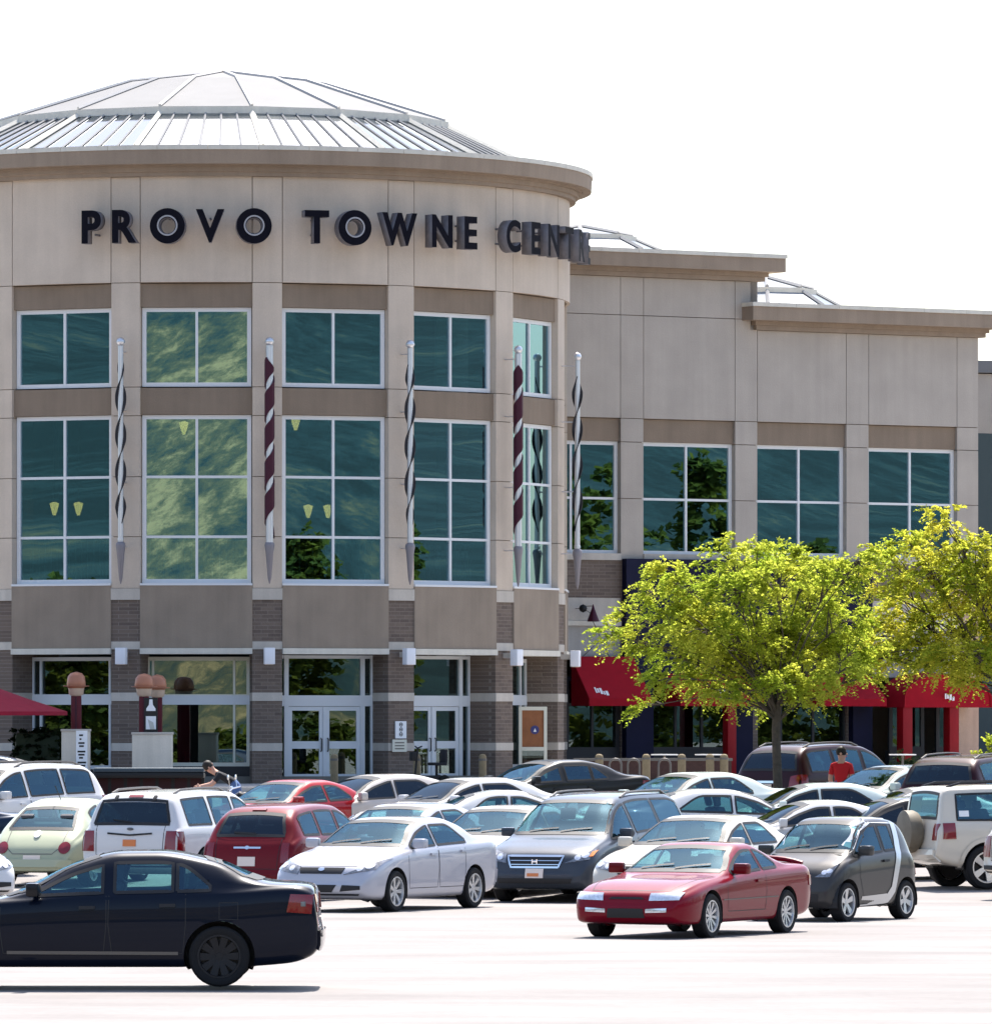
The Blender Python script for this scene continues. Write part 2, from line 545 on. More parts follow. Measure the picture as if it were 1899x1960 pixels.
TH = [9.2 + 22.5 * k for k in range(-5, 5)]     # pilaster bearings
PW = 2.36
zc = dict(cop=Zr(280), fas=Zr(289), fab=Zr(316), stp=Zr(337), pan=Zr(540), wt=Zr(589), wb=Zr(740), sp=Zr(795), m1=Zr(912), m2=Zr(1027),
          sl=Zr(1112), sb=Zr(1119), cap0=Zr(1126), cap1=Zr(1148), bd0=Zr(1228), bd1=Zr(1243), ls=Zr(1243), lip=Zr(1252), b20=Zr(1326), b21=Zr(1342), b30=Zr(1423), b31=Zr(1438))
back = MB(); back.ring(-120, 120, RR - 0.5, RR - 0.09, zc['pan'], zc['stp'], 60)
back.ring(120, 240, RR - 0.5, RR, 0, zc['stp'], 30)
back.build('wall_core', 'stucco_brown', rot, 30)
G = 0.09                                           # half joint in degrees
for i, t in enumerate(TH):
    zz = [zc['cap0'], zc['m2'], zc['m1'], zc['sp'], zc['wb'], zc['pan'], zc['stp']]
    cr_ = MB(); cr_.ring(t - PW + 0.35, t + PW - 0.35, RR - 1.0, RR - 0.05, zc['b31'], zc['stp'] - 0.01, 3); cr_.build('pilaster_core', 'stucco_brown', rot)
    for a, b in zip(zz[:-1], zz[1:]):
        m = MB(); m.ring(t - PW + G * 0.4, t + PW - G * 0.4, RR - 0.42, RR, a + 0.009, b - 0.009, 4)
        m.build('pilaster_panel', 'stucco', rot, 30)
    m = MB(); m.ring(t - PW - 0.05, t + PW + 0.05, RR - 0.6, RR + 0.025, zc['cap1'], zc['cap0'], 4); m.build('stone_cap', 'stone_band', rot, 30)
    m = MB(); m.ring(t - PW, t + PW, RR - 1.05, RR - 0.012, zc['bd0'], zc['cap1'], 4)
    m.ring(t - PW, t + PW, RR - 1.05, RR - 0.012, zc['b20'], zc['bd1'], 4)
    m.ring(t - PW, t + PW, RR - 1.05, RR - 0.012, zc['b30'], zc['b21'], 4)
    m.ring(t - PW, t + PW, RR - 1.05, RR - 0.012, -0.1, zc['b31'], 4)
    m.build('block_column', 'block', rot, 30)
    for a, b in (('bd1', 'bd0'), ('b21', 'b20'), ('b31', 'b30')):
        m = MB(); m.ring(t - PW - 0.03, t + PW + 0.03, RR - 1.08, RR + 0.008, zc[a], zc[b], 4); m.build('stone_band', 'stone_band', rot, 30)

PH = RR * math.cos(R_(11.25 - PW))                # distance of a flat bay face
HWB = RR * math.sin(R_(11.25 - PW))
BAYS = [(t + 11.25) for t in TH[:-1]]


def place_bay(o, phi, r):
    o.location = (r * math.sin(R_(phi)), -r * math.cos(R_(phi)), 0)
    o.rotation_euler = (0, 0, R_(phi))
    return o


def window(parent, x0, x1, zs, ncol, fm='white_frame', gm='pane', fw=0.055, dep=0.12, name='window', jit=0.1):
    """frame with mullions as one part, each pane a piece under it; local x along the wall, -y outwards"""
    xs_ = [x0 + (x1 - x0) * i / ncol for i in range(ncol + 1)] if isinstance(ncol, int) else ncol
    f = MB()
    for i, x in enumerate(xs_):
        w = fw if i in (0, len(xs_) - 1) else fw * 0.62
        f.box(x - w, x + w, -dep / 2, dep / 2, zs[0] - fw, zs[-1] + fw)
    for i, z in enumerate(zs):
        w = fw if i in (0, len(zs) - 1) else fw * 0.62
        for a, b in zip(xs_[:-1], xs_[1:]):
            f.box(a + fw * 0.5, b - fw * 0.5, -dep / 2 + 0.004, dep / 2 - 0.004, z - w, z + w)
    o = f.build(name, fm, parent)
    for a, b in zip(xs_[:-1], xs_[1:]):
        for c, d in zip(zs[:-1], zs[1:]):
            q = MB(); hx, hz = (b - a) / 2, (d - c) / 2
            q.box(-hx, hx, -0.006, 0.006, -hz, hz)
            po = q.build('pane', gm, o)
            po.location = ((a + b) / 2, 0.0, (c + d) / 2)
            po.rotation_euler = (R_(rnd.uniform(-jit, jit)), 0, R_(rnd.uniform(-jit, jit)))
    return o


def door_leaf(parent, x0, x1, z1, fm, gm, handle_side, z0=0.02):
    d = MB(); w = 0.11
    d.box(x0, x0 + w, -0.03, 0.03, z0, z1); d.box(x1 - w, x1, -0.03, 0.03, z0, z1)
    for a, b in ((z0, z0 + 0.22), (0.92, 1.12), (z1 - w, z1)):
        d.box(x0 + w, x1 - w, -0.028, 0.028, a, b)
    o = d.build('door', fm, parent)
    for a, b in ((z0 + 0.22, 0.92), (1.12, z1 - w)):
        q = MB(); q.box(x0 + w - 0.01, x1 - w + 0.01, -0.006, 0.006, a - 0.01, b + 0.01); q.build('pane', gm, o)
    hx = x0 + 0.06 if handle_side < 0 else x1 - 0.06
    h = MB(); h.tube([(hx, -0.03, 0.85), (hx, -0.09, 0.87), (hx, -0.09, 1.18), (hx, -0.03, 1.2)], 0.018, 6); h.build('handle', 'dark_frame', o)
    return o


for i, phi in enumerate(BAYS):
    # curved wall panel above
    m = MB(); m.ring(phi - 11.25 + PW + G, phi + 11.25 - PW - G, RR - 0.3, RR - 0.004, zc['pan'] + 0.01, zc['stp'], 8); m.build('wall_panel', 'stucco', rot, 30)
    for nm, a, b, mt, r in (('lintel_panel', 'wt', 'pan', 'stucco_brown', PH - 0.09), ('spandrel_panel', 'sp', 'wb', 'stucco_brown', PH - 0.09), ('apron_panel', 'ls', 'sb', 'stucco_spandrel', PH + 0.03)):
        m = MB(); m.box(-HWB - 0.0, HWB + 0.0, 0, 0.3, zc[a] + 0.035, zc[b] - 0.02)
        place_bay(m.build(nm, mt, rot), phi, r)
    m = MB(); m.box(-HWB, HWB, -0.08, 0.9, zc['lip'], zc['ls'] + 0.03); place_bay(m.build('soffit', 'coping', rot), phi, PH)
    m = MB(); m.box(-HWB, HWB, -0.07, 0.25, zc['sb'] - 0.02, zc['sl'] - 0.06); place_bay(m.build('window_sill', 'white_frame', rot), phi, PH - 0.02)
    place_bay(window(rot, -1.40, 1.40, [zc['wb'] + 0.07, zc['wt'] - 0.03], 2), phi, PH - 0.24)
    place_bay(window(rot, -1.40, 1.40, [zc['sl'] + 0.0, zc['m2'], zc['m1'], zc['sp'] - 0.03], 2), phi, PH - 0.24)
    m = MB()
    for sx_ in (-1, 1):
        m.box(sx_ * 1.46 if sx_ < 0 else 1.42, -1.42 if sx_ < 0 else 1.46 + 0.06, 0.02, 0.25, zc['sb'], zc['pan'])
    place_bay(m.build('window_jamb', 'stucco_brown', rot), phi, PH - 0.24)
    # railing seen behind the bottom row
    if -45 < phi < 85:
        m = MB()
        for k in range(15):
            x = -1.3 + 2.6 * k / 14
            m.box(x - 0.012, x + 0.012, -0.012, 0.012, zc['sl'] - 0.1, zc['m2'] - 0.1)
        m.box(-1.38, 1.38, -0.03, 0.03, zc['m2'] - 0.1, zc['m2'] - 0.05)
        place_bay(m.build('railing', 'rail_metal', rot), phi, PH - 0.8)
    # ground-floor shopfront
    r0 = PH - 0.95
    hw = r0 * math.tan(R_(11.25 - PW * 0.9)) - 0.02
    z_tr0, z_tr1, z_top = Zr(1349), Zr(1331), zc['lip'] - 0.02
    cream = abs(phi + 2.05) < 1
    fm = 'cream_frame' if cream else 'door_frame'
    if abs(phi - 20.45) < 1 or abs(phi - 42.95) < 1:
        w_d = 1.0 if phi < 30 else 0.95
        x_d = 0.0
        f = MB()
        for x in (-hw, x_d - w_d - 0.14, x_d + w_d + 0.02, hw - 0.06):
            f.box(x, x + (0.12 if -hw < x < hw - 0.07 else 0.06), -0.07, 0.07, 0, z_top)
        f.box(-hw, hw, -0.062, 0.062, z_tr0 - 0.04, z_tr1); f.box(-hw, hw, -0.062, 0.062, z_top - 0.09, z_top - 0.003)
        f.box(-0.035, 0.035, -0.058, 0.058, 0, z_tr0 - 0.05)
        so = place_bay(f.build('shopfront_frame', fm, rot), phi, r0)
        for a, b in ((-hw + 0.05, x_d - w_d - 0.1), (x_d - w_d, x_d + w_d + 0.04), (x_d + w_d + 0.1, hw - 0.05)):
            q = MB(); q.box(a, b, -0.006, 0.006, z_tr1 - 0.01, z_top - 0.06); q.build('pane', 'pane_store', so)
        for a, b in ((-hw + 0.05, x_d - w_d - 0.1), (x_d + w_d + 0.1, hw - 0.05)):
            q = MB(); q.box(a, b, -0.006, 0.006, 0.0, z_tr0); q.build('pane', 'pane_store', so)
        for s in (-1, 1):
            x0, x1 = (x_d - w_d - 0.02, x_d - 0.035) if s < 0 else (x_d + 0.035, x_d + w_d + 0.02)
            place_bay(door_leaf(rot, x0, x1, z_tr0 - 0.05, 'door_frame', 'pane_store', 1 if s < 0 else -1), phi, r0)
    else:
        cols = [-hw, -hw + 0.26, hw - 0.38, hw] if not cream else [-hw, -hw + 0.14, hw - 0.42, hw - 0.04]
        z_low = 0.42 if not cream else 0.5
        place_bay(window(rot, -hw, hw, [z_low, z_tr0 + 0.06], cols, fm, 'pane_store', 0.05, 0.13, 'shop_window'), phi, r0)
        place_bay(window(rot, -hw, hw, [z_tr1 - 0.02, z_top - 0.1], cols, fm, 'pane_store', 0.05, 0.13, 'shop_window'), phi, r0)
        m = MB(); m.box(-hw, hw, -0.075, 0.075, z_tr0, z_tr1); place_bay(m.build('transom_bar', 'door_frame', rot), phi, r0)
        m = MB(); m.box(-hw, hw, -0.07, 0.07, 0.0, z_low - 0.05); place_bay(m.build('stall_riser', 'dark_frame', rot), phi, r0)

# cornice
prof = [(RR - 0.3, zc['stp']), (RR + 0.16, zc['stp']), (RR + 0.16, zc['stp'] + 0.10), (RR + 0.24, zc['stp'] + 0.12), (RR + 0.24, zc['fab'] - 0.05), (RR + 0.34, zc['fab'] - 0.05), (RR + 0.34, zc['fab'] + 0.001), (RR - 0.3, zc['fab'] + 0.001)]
m = MB(); m.lathe(prof, 128); m.build('cornice_step', 'stucco_fascia', rot, 30)
m = MB(); m.lathe([(RR - 0.3, zc['fab'] + 0.002), (RR + 0.60, zc['fab'] + 0.002), (RR + 0.62, zc['fas']), (RR - 0.3, zc['fas'])], 128); m.build('cornice_fascia', 'stucco_fascia', rot, 30)
for k in range(48):
    m = MB(); m.ring(k * 7.5 + 0.03, k * 7.5 + 7.47, RR - 0.3, RR + 0.645, zc['fas'] + 0.002, zc['cop'], 3); m.build('coping_piece', 'coping', rot, 30)
m = MB(); m.lathe([(0.01, zc['cop'] - 0.1), (RR, zc['cop'] - 0.1), (RR, zc['cop'] - 0.35), (0.01, zc['cop'] - 0.35)], 64); m.build('roof_deck', 'roof_metal', rot)

# dome: a glazed ring of sloping panes, a curb, and a shallow metal cap
rb, zb_, rt, zt_ = 8.80, zc['cop'] + 0.02, 6.38, Zr(1385) + (1385 - 213) * 0.01413
zcap0 = zt_ + 0.16
m = MB(); m.lathe([(rb + 0.16, zb_ - 0.2), (rb + 0.16, zb_ + 0.06), (rb - 0.25, zb_ + 0.1), (rb - 0.25, zb_ - 0.2)], 16)
dome = None


def ngon_ring(mb, r0, r1, z0, z1):
    """16-sided ring whose corners stand over the pilasters"""
    vs = []
    for r, z in ((r0, z0), (r1, z0), (r1, z1), (r0, z1)):
        for k in range(16):
            a = R_(9.2 + 22.5 * k); vs.append((r * math.sin(a), -r * math.cos(a), z))
    fs = []
    for j in range(4):
        for k in range(16):
            fs.append((j * 16 + k, j * 16 + (k + 1) % 16, ((j + 1) % 4) * 16 + (k + 1) % 16, ((j + 1) % 4) * 16 + k))
    mb.add(vs, fs)


m = MB(); ngon_ring(m, rb - 0.3, rb + 0.12, zb_ - 0.2, zb_ + 0.05); ngon_ring(m, rt - 0.25, rt + 0.10, zt_ - 0.04, zcap0)
dome = m.build('dome', 'coping', rot)
ZAP = 1.6 + (1385 - 137) * 0.01462
rings = [(rt + 0.02, zcap0 + 0.01), (2.95, ZAP - 0.42), (0.0, ZAP)]
for k in range(16):
    a0, a1 = R_(9.2 + 22.5 * k), R_(9.2 + 22.5 * (k + 1))
    def pt(a, r, z): return Vector((r * math.sin(a), -r * math.cos(a), z))
    A, B, C_, D = pt(a0, rb, zb_ + 0.05), pt(a1, rb, zb_ + 0.05), pt(a1, rt, zt_), pt(a0, rt, zt_)
    nrm = (B - A).cross(D - A).normalized()
    front = -75 < ((9.2 + 22.5 * (k + 0.5) + 180) % 360) - 180 < 110
    npn = 6 if front else 2
    for j in range(npn):
        u0, u1 = j / npn, (j + 1) / npn
        q = [A.lerp(B, u0), A.lerp(B, u1), D.lerp(C_, u1), D.lerp(C_, u0)]
        mm = MB(); mm.add([tuple(p) for p in q] + [tuple(p - nrm * 0.02) for p in q], [(0, 1, 2, 3), (7, 6, 5, 4), (0, 4, 5, 1), (1, 5, 6, 2), (2, 6, 7, 3), (3, 7, 4, 0)])
        mm.build('dome_pane', 'skylight', dome)
        rib = MB(); rib.tube([tuple(q[0] + nrm * 0.02), tuple(q[3] + nrm * 0.02)], 0.085 if j == 0 else 0.03, 4); rib.build('dome_rib', 'coping' if j == 0 else 'roof_seam', dome)
    for (r0, z0), (r1, z1) in zip(rings[:-1], rings[1:]):
        q = [pt(a0, r0, z0), pt(a1, r0, z0)] + ([pt(a1, r1, z1), pt(a0, r1, z1)] if r1 > 0 else [pt(0, 0, z1)])
        nn = (q[1] - q[0]).cross(q[-1] - q[0]).normalized()
        n_ = len(q)
        mm = MB(); mm.add([tuple(p) for p in q] + [tuple(p - nn * 0.05) for p in q], [tuple(range(n_)), tuple(range(2 * n_ - 1, n_ - 1, -1))] + [(i, i + n_, (i + 1) % n_ + n_, (i + 1) % n_) for i in range(n_)])
        mm.build('roof_panel', 'roof_metal', dome)
        sm = MB(); sm.tube([tuple(q[0] + Vector((0, 0, 0.03))), tuple(q[-1] + Vector((0, 0, 0.03)))], 0.05, 5); sm.build('roof_seam', 'dome_seam', dome)

# rooms behind the glass
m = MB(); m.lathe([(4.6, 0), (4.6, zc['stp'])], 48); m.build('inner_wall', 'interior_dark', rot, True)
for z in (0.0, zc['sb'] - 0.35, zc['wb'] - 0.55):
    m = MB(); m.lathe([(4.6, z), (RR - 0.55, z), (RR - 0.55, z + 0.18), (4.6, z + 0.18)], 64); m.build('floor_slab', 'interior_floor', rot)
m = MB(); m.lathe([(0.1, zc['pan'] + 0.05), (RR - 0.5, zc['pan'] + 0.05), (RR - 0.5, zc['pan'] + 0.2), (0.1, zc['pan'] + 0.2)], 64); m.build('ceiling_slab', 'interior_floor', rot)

# pendant lamps hanging inside
for (px, py, lab) in ((104, 975, 'warm pendant lamp behind a teal window, one of two, nearer the red parasol'), (150, 975, 'warm pendant lamp behind a teal window, one of two, nearer the silver ribbon pole'),
                      (590, 980, 'warm pendant lamp behind the window over the left double doors'), (628, 980, 'warm pendant lamp inside, beside the window mullion over the double doors'),
                      (566, 812, 'warm cup lamp high behind the window over the left double doors'), (352, 820, 'warm cup lamp high behind the hill-reflecting window')):
    Yl = 186.4
    zl = CAM_Z + (1385 - py) * Yl / FP
    ceil = ZB + (zc['wb'] - 0.55) 
    o = thing('pendant_lamp', lab, 'lamp', (gx(px, Yl), Yl, zl), 0, 'pendant lamps inside the rotunda')
    s_ = MB(); s_.lathe([(0.04, -0.16), (0.09, 0.0), (0.13, 0.16), (0.03, 0.2)], 14, cap=True); s_.build('shade', 'brass_glow', o, True)
    c_ = MB(); c_.tube([(0, 0, 0.18), (0, 0, ceil - zl)], 0.02, 5); c_.build('cord', 'dark_frame', o)

# sign letters, standing proud of the wall
SIGN = thing('mall_sign', 'deep dark letters spelling PROVO TOWNE CENTRE round the top of the rotunda', 'sign', RC)


def letter_mesh(ch, h=0.88, depth=0.32):
    if ch == 'O':
        mb = MB()
        mb.lathe([(0.20, depth / 2), (0.20, -depth / 2 + 0.05), (0.22, -depth / 2), (0.47, -depth / 2), (0.47, depth / 2), (0.20, depth / 2)], 36, 'y', (0, 0, h / 2))
        me = mb.mesh('letter', 40)
        mb2 = None
    else:
        cu = bpy.data.curves.new('letter', 'FONT')
        cu.body = ch; cu.size = 1.25; cu.offset = 0.04; cu.extrude = depth / 2; cu.resolution_u = 6; cu.align_x = 'CENTER'
        ob = bpy.data.objects.new('tmp', cu); col.objects.link(ob)
        dg = bpy.context.evaluated_depsgraph_get()
        me = bpy.data.meshes.new_from_object(ob.evaluated_get(dg))
        bpy.data.objects.remove(ob)
        co = np.array([v.co[:] for v in me.vertices])
        lo, hi = co[:, 1].min(), co[:, 1].max()
        s = h / (hi - lo)
        kx = {'W': 0.80, 'N': 0.84, 'C': 0.80, 'E': 0.86, 'T': 0.9, 'R': 0.92, 'P': 0.95, 'V': 0.92}.get(ch, 1.0)
        cx = (co[:, 0].min() + co[:, 0].max()) / 2
        for v in me.vertices:
            x, y, z = v.co
            v.co = ((x - cx) * s * kx, -z, (y - lo) * s)
        bm = bmesh.new(); bm.from_mesh(me); bmesh.ops.remove_doubles(bm, verts=bm.verts[:], dist=1e-4); bmesh.ops.recalc_face_normals(bm, faces=bm.faces[:]); bm.to_mesh(me); bm.free()
    me.materials.clear()
    me.materials.append(MAT['letter_side']); me.materials.append(MAT['letter_face'])
    for p in me.polygons:
        p.material_index = 1 if p.normal.y < -0.8 else 0
    return me


TXT = [('P', -17.6), ('R', -12.5), ('O', -6.0), ('V', 0.3), ('O', 6.8), ('T', 16.2), ('O', 22.1), ('W', 29.4), ('N', 36.9), ('E', 42.4), ('C', 51.8), ('E', 57.7), ('N', 63.2), ('T', 69.2), ('R', 75.8), ('E', 82.0)]
LM = {c: letter_mesh(c) for c in 'PROVTWNEC'}
rimO = MB(); rimO.lathe([(0.235, 0.02), (0.235, -0.015), (0.275, -0.015), (0.275, 0.02)], 30, 'y', (0, 0, 0.45)); rimO = rimO.mesh('letter_trim', 40)
for ch, a in TXT:
    zl = Zr(434) - 0.45
    o = link('letter', LM[ch], None, SIGN)
    r = RR + 0.46
    o.location = (r * math.sin(R_(a)), -r * math.cos(R_(a)), zl)
    o.rotation_euler = (0, 0, R_(a))
    bk = MB(); bk.tube([(0, 0.15, 0.25), (0, 0.6, 0.25)], 0.03, 6); bk.tube([(0, 0.15, 0.65), (0, 0.6, 0.65)], 0.03, 6); bk.build('bracket', 'letter_side', o)
    if ch == 'O':
        t = link('letter_trim', rimO, 'letter_trim', o); t.location = (0, -0.165, 0)

# twisted ribbon poles in front of the pilasters
def ribbon(z0, z1, r, turns, th, tube_r, phase):
    mb = MB(); n = 90; vs = []
    for i in range(n + 1):
        z = z0 + (z1 - z0) * i / n
        a = phase + turns * 2 * math.pi * i / n
        e = min(1.0, 6 * i / n, 6 * (n - i) / n)
        d = Vector((math.cos(a), math.sin(a), 0)); q = Vector((-math.sin(a), math.cos(a), 0)) * th
        for s, t in ((-1, -1), (1, -1), (1, 1), (-1, 1)):
            p = d * (r * e * s) + q * t
            vs.append((p.x, p.y, z))
    fs = []
    for i in range(n):
        for j in range(4):
            fs.append((i * 4 + j, i * 4 + (j + 1) % 4, i * 4 + 4 + (j + 1) % 4, i * 4 + 4 + j))
    mb.add(vs, fs)
    return mb


def wrapped(z0, z1, r, turns, cover):
    """broad ribbon wound round the pole like a barber's stripe"""
    mb = MB(); pitch = (z1 - z0) / turns; n = 150; vs = []
    for i in range(n + 1):
        a = turns * 2 * math.pi * i / n
        zc_ = z0 + (z1 - z0 - pitch * cover) * i / n
        e = min(1.0, 14 * i / n + 0.15, 14 * (n - i) / n + 0.15)
        for dz, rr in ((0, r), (pitch * cover * e, r), (pitch * cover * e, r - 0.03), (0, r - 0.03)):
            vs.append((rr * math.cos(a), rr * math.sin(a), zc_ + dz))
    fs = []
    for i in range(n):
        for j in range(4):
            fs.append((i * 4 + j, i * 4 + (j + 1) % 4, i * 4 + 4 + (j + 1) % 4, i * 4 + 4 + j))
    mb.add(vs, fs)
    return mb


for a, kind, lab in ((-13.3, 0, 'silver pole with black twisted ribbon left of the hill-reflecting window'), (9.2, 1, 'maroon twisted ribbon pole between the two middle tall windows'),
                     (31.7, 0, 'silver pole with black twisted ribbon above the two double doors'), (54.2, 1, 'maroon twisted ribbon pole beside the narrowest rotunda window'),
                     (76.7, 0, 'silver pole with black twisted ribbon where rotunda meets the wing')):
    r = RR + 0.45
    o = thing('ribbon_pole', lab, 'pole', RC + Vector((r * math.sin(R_(a)), -r * math.cos(R_(a)), Zr(1118))), R_(a), 'twisted ribbon poles on the rotunda')
    H = Zr(655) - Zr(1118)
    zs0 = Zr(1040) - Zr(1118)
    m = MB(); m.lathe([(0.012, 0), (0.05, 0.15), (0.105, zs0 - 0.25), (0.135, zs0 - 0.06), (0.12, zs0), (0.06, zs0 + 0.05)], 14, cap=True); m.build('torch_base', 'torch_grey', o, 50)
    m = MB(); m.lathe([(0.02, zs0 + 0.02), (0.085, zs0 + 0.06), (0.085, zs0 + 0.13), (0.02, zs0 + 0.18)], 12); m.build('collar', 'silver', o, 50)
    m = MB(); m.tube([(0, 0, zs0), (0, 0, H - 0.1)], 0.075 if kind == 0 else 0.10, 12); m.build('pole', 'silver', o, 50)
    if kind:
        rb_ = wrapped(zs0 + 0.12, H - 0.14, 0.135, 4.9, 0.62)
    else:
        rb_ = ribbon(zs0 + 0.1, H - 0.12, 0.15, 2.6, 0.014, 0, 0.9)
    rb_.build('ribbon', 'ribbon_maroon' if kind else 'ribbon_black', o, 40)
    m = MB(); m.lathe([(0.0, H - 0.12), (0.09, H - 0.08), (0.125, H), (0.09, H + 0.09), (0.0, H + 0.125)], 14); m.build('ball', 'silver', o, True)
    for z in (zs0 - 0.1, H * 0.42, H * 0.72, H - 0.25):
        m = MB(); m.tube([(0, 0, z), (0, 0.5, z)], 0.022, 6); m.build('arm', 'silver', o, 50)

# lamp boxes on arms below the ribbon poles
for a, lab in ((-13.3, 'white box lamp on the block column left of the cream shop window'), (9.2, 'white box lamp on the block column left of the double doors'), (31.7, 'white box lamp on the block column between the double doors'),
               (54.2, 'white box lamp on the block column right of the double doors'), (76.7, 'white box lamp overlapping the red awning by the rotunda')):
    r = RR + 0.40
    o = thing('wall_lamp', lab, 'lamp', RC + Vector((r * math.sin(R_(a)), -r * math.cos(R_(a)), Zr(1272))), R_(a), 'white box lamps round the rotunda')
    m = MB(); m.box(-0.14, 0.14, -0.12, 0.12, 0, 0.44, 0.015); m.build('lamp_housing', 'lamp_white', o, 40)
    m = MB(); m.box(-0.06, 0.06, 0.10, 0.43, 0.2, 0.34); m.build('bracket', 'stone_band', o)
    m = MB(); m.box(-0.1, 0.1, -0.08, 0.08, -0.012, 0.002); m.build('lens', 'globe_cream', o)
# ------------------------------------------------------------------ the straight wing
WA = 31.0
W0 = Vector((2.16, 200.0, ZB))
cw, sw = math.cos(R_(WA)), math.sin(R_(WA))


def tt(px):
    r = (px - 949.5) / FP
    return (200 * r - 2.16) / (cw - sw * r)


def zw(y, k=0.01520): return 1.6 + (1385 - y) * k


wing = thing('mall_wing', 'long beige two-storey wing with brown cornices in two heights beside the rotunda', 'building', W0, R_(WA))
z_bp, z_wt, z_mid, z_sl, z_ss, z_bk, z_bd = zw(803), zw(848), zw(956), zw(1061), zw(1074), zw(1146), zw(1190)
z_tall, z_low = zw(527, 0.0151), zw(631, 0.0153)
PIL = [(tt(1188), tt(1232)), (tt(1407), tt(1450)), (tt(1620), tt(1663)), (tt(1832), tt(1873))]
T0, TS, TE = -4.5, tt(1450), tt(1873)
DEP = 14.0
# core
m = MB(); m.box(T0, TS - 0.02, 0.12, DEP, z_bp, z_tall); m.box(TS - 0.02, TE - 0.03, 0.12, DEP, z_bp, z_low)
m.box(T0, TE - 0.03, 3.0, DEP, 0, z_bp)
m.build('wall_core', 'stucco_brown', wing)
m = MB(); m.box(TE - 0.35, TE, 0.2, DEP, 0, z_low); m.build('end_wall', 'stucco_wing', wing)
for z in (z_bk - 0.2, ):
    m = MB(); m.box(T0, TE - 0.35, 0.3, 3.0, z, z + 0.2); m.build('floor_slab', 'interior_floor', wing)
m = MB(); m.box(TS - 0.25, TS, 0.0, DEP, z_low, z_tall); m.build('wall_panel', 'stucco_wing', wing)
jz = zw(606)
edges = [(T0, PIL[0][0]), PIL[0], (PIL[0][1], PIL[1][0]), PIL[1], (PIL[1][1], PIL[2][0]), PIL[2], (PIL[2][1], PIL[3][0]), PIL[3]]
for k, (a, b) in enumerate(edges):
    top = z_tall if k <= 3 else z_low
    cuts = [z_bp + (0.0 if k % 2 == 0 else 0.0)] + ([jz] if k <= 3 else []) + [top]
    if k % 2:
        cuts = [z_ss, z_mid, z_wt, z_bp] + cuts[1:]
    for c, d in zip(cuts[:-1], cuts[1:]):
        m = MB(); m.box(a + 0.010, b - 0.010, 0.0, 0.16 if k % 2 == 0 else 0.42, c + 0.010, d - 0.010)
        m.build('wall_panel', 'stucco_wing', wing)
    if k % 2:
        m = MB(); m.box(a + 0.03, b - 0.03, 0.05, 0.45, z_ss, top - 0.02); m.build('pilaster_core', 'stucco_brown', wing)
        m = MB(); m.box(a, b, -0.012, 0.5, 0.0, z_ss - 0.02); m.build('pier', 'pink_stucco' if k == 7 else 'block', wing)
    else:
        a2 = max(a, b - (PIL[1][0] - PIL[0][1]))
        m = MB(); m.box(a, b, 0.10, 0.4, z_wt + 0.02, z_bp - 0.012); m.build('lintel_panel', 'stucco_brown', wing)
        o = window(wing, a2 + 0.05, b - 0.05, [z_sl + 0.04, z_mid, z_wt - 0.04], 2); o.location = (0, 0.24, 0)
        m = MB(); m.box(a, b, -0.03, 0.5, z_ss, z_sl); m.build('window_sill', 'stone_band', wing)
        m = MB(); m.box(a, b, 0.03, 0.5, z_bk, z_ss - 0.002); m.build('block_wall', 'block', wing)
        m = MB(); m.box(a, b, 0.015, 0.5, z_bd, z_bk - 0.002); m.build('stone_band', 'stone_band', wing)
        m = MB(); m.box(a, b, -0.05, 0.5, z_bd - 0.14, z_bd - 0.002); m.build('ledge', 'coping', wing)
        m = MB(); m.box(a, b, 0.02, 0.5, zw(1262), z_bd - 0.142); m.build('wall_panel', 'grey_panel', wing)


def cornice(x0, x1, z0, parent, left_ret, right_ret):
    """stepped cornice: step, fascia, coping, with overhang at the open ends"""
    for nm, o, za, zb2, mt in (('cornice_step', 0.16, 0.0, 0.13, 'stucco_fascia'), ('cornice_step', 0.24, 0.132, 0.26, 'stucco_fascia'), ('cornice_fascia', 0.60, 0.262, 0.66, 'stucco_fascia')):
        m = MB(); m.box(x0 - o * left_ret, x1 + o * right_ret, -o, DEP, z0 + za, z0 + zb2); m.build(nm, mt, parent)
    n = max(2, int((x1 - x0) / 1.2))
    a0, a1 = x0 - 0.64 * left_ret, x1 + 0.64 * right_ret
    for k in range(n):
        m = MB(); m.box(a0 + (a1 - a0) * k / n + 0.004, a0 + (a1 - a0) * (k + 1) / n - 0.004, -0.64, DEP, z0 + 0.662, z0 + 0.78); m.build('coping_piece', 'coping', parent)


cornice(T0, TS, z_tall, wing, 0, 1)
cornice(TS + 0.002, TE, z_low, wing, 0.9, 1)
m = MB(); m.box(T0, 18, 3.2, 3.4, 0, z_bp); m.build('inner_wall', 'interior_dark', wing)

# restaurant front at street level of the wing
zb0 = 0.0
nav0, nav1 = tt(1190), tt(1661)
zn = zw(1071)
m = MB(); m.box(nav0, nav1, -0.26, -0.02, zw(1290), zn); m.build('navy_parapet', 'navy_wall', wing)
for a, b in ((1190, 1242), (1400, 1432), (1624, 1661)):
    m = MB(); m.box(tt(a), tt(b), -0.258, 0.2, 0.0, zw(1290) - 0.003); m.build('navy_pier', 'navy_wall', wing)
for a, b, nc in ((1085, 1188, 2), (1242, 1400, 3), (1432, 1624, 3), (1705, 1772, 2), (1795, 1833, 1)):
    o = window(wing, tt(a) + 0.06, tt(b) - 0.06, [0.85, 2.15, zw(1300)], nc, 'dark_frame', 'pane_store', 0.06, 0.1, 'shop_window'); o.location = (0, 0.12, 0)
    m = MB(); m.box(tt(a), tt(b), 0.06, 0.3, 0.0, 0.80); m.build('stall_riser', 'dark_frame', wing)
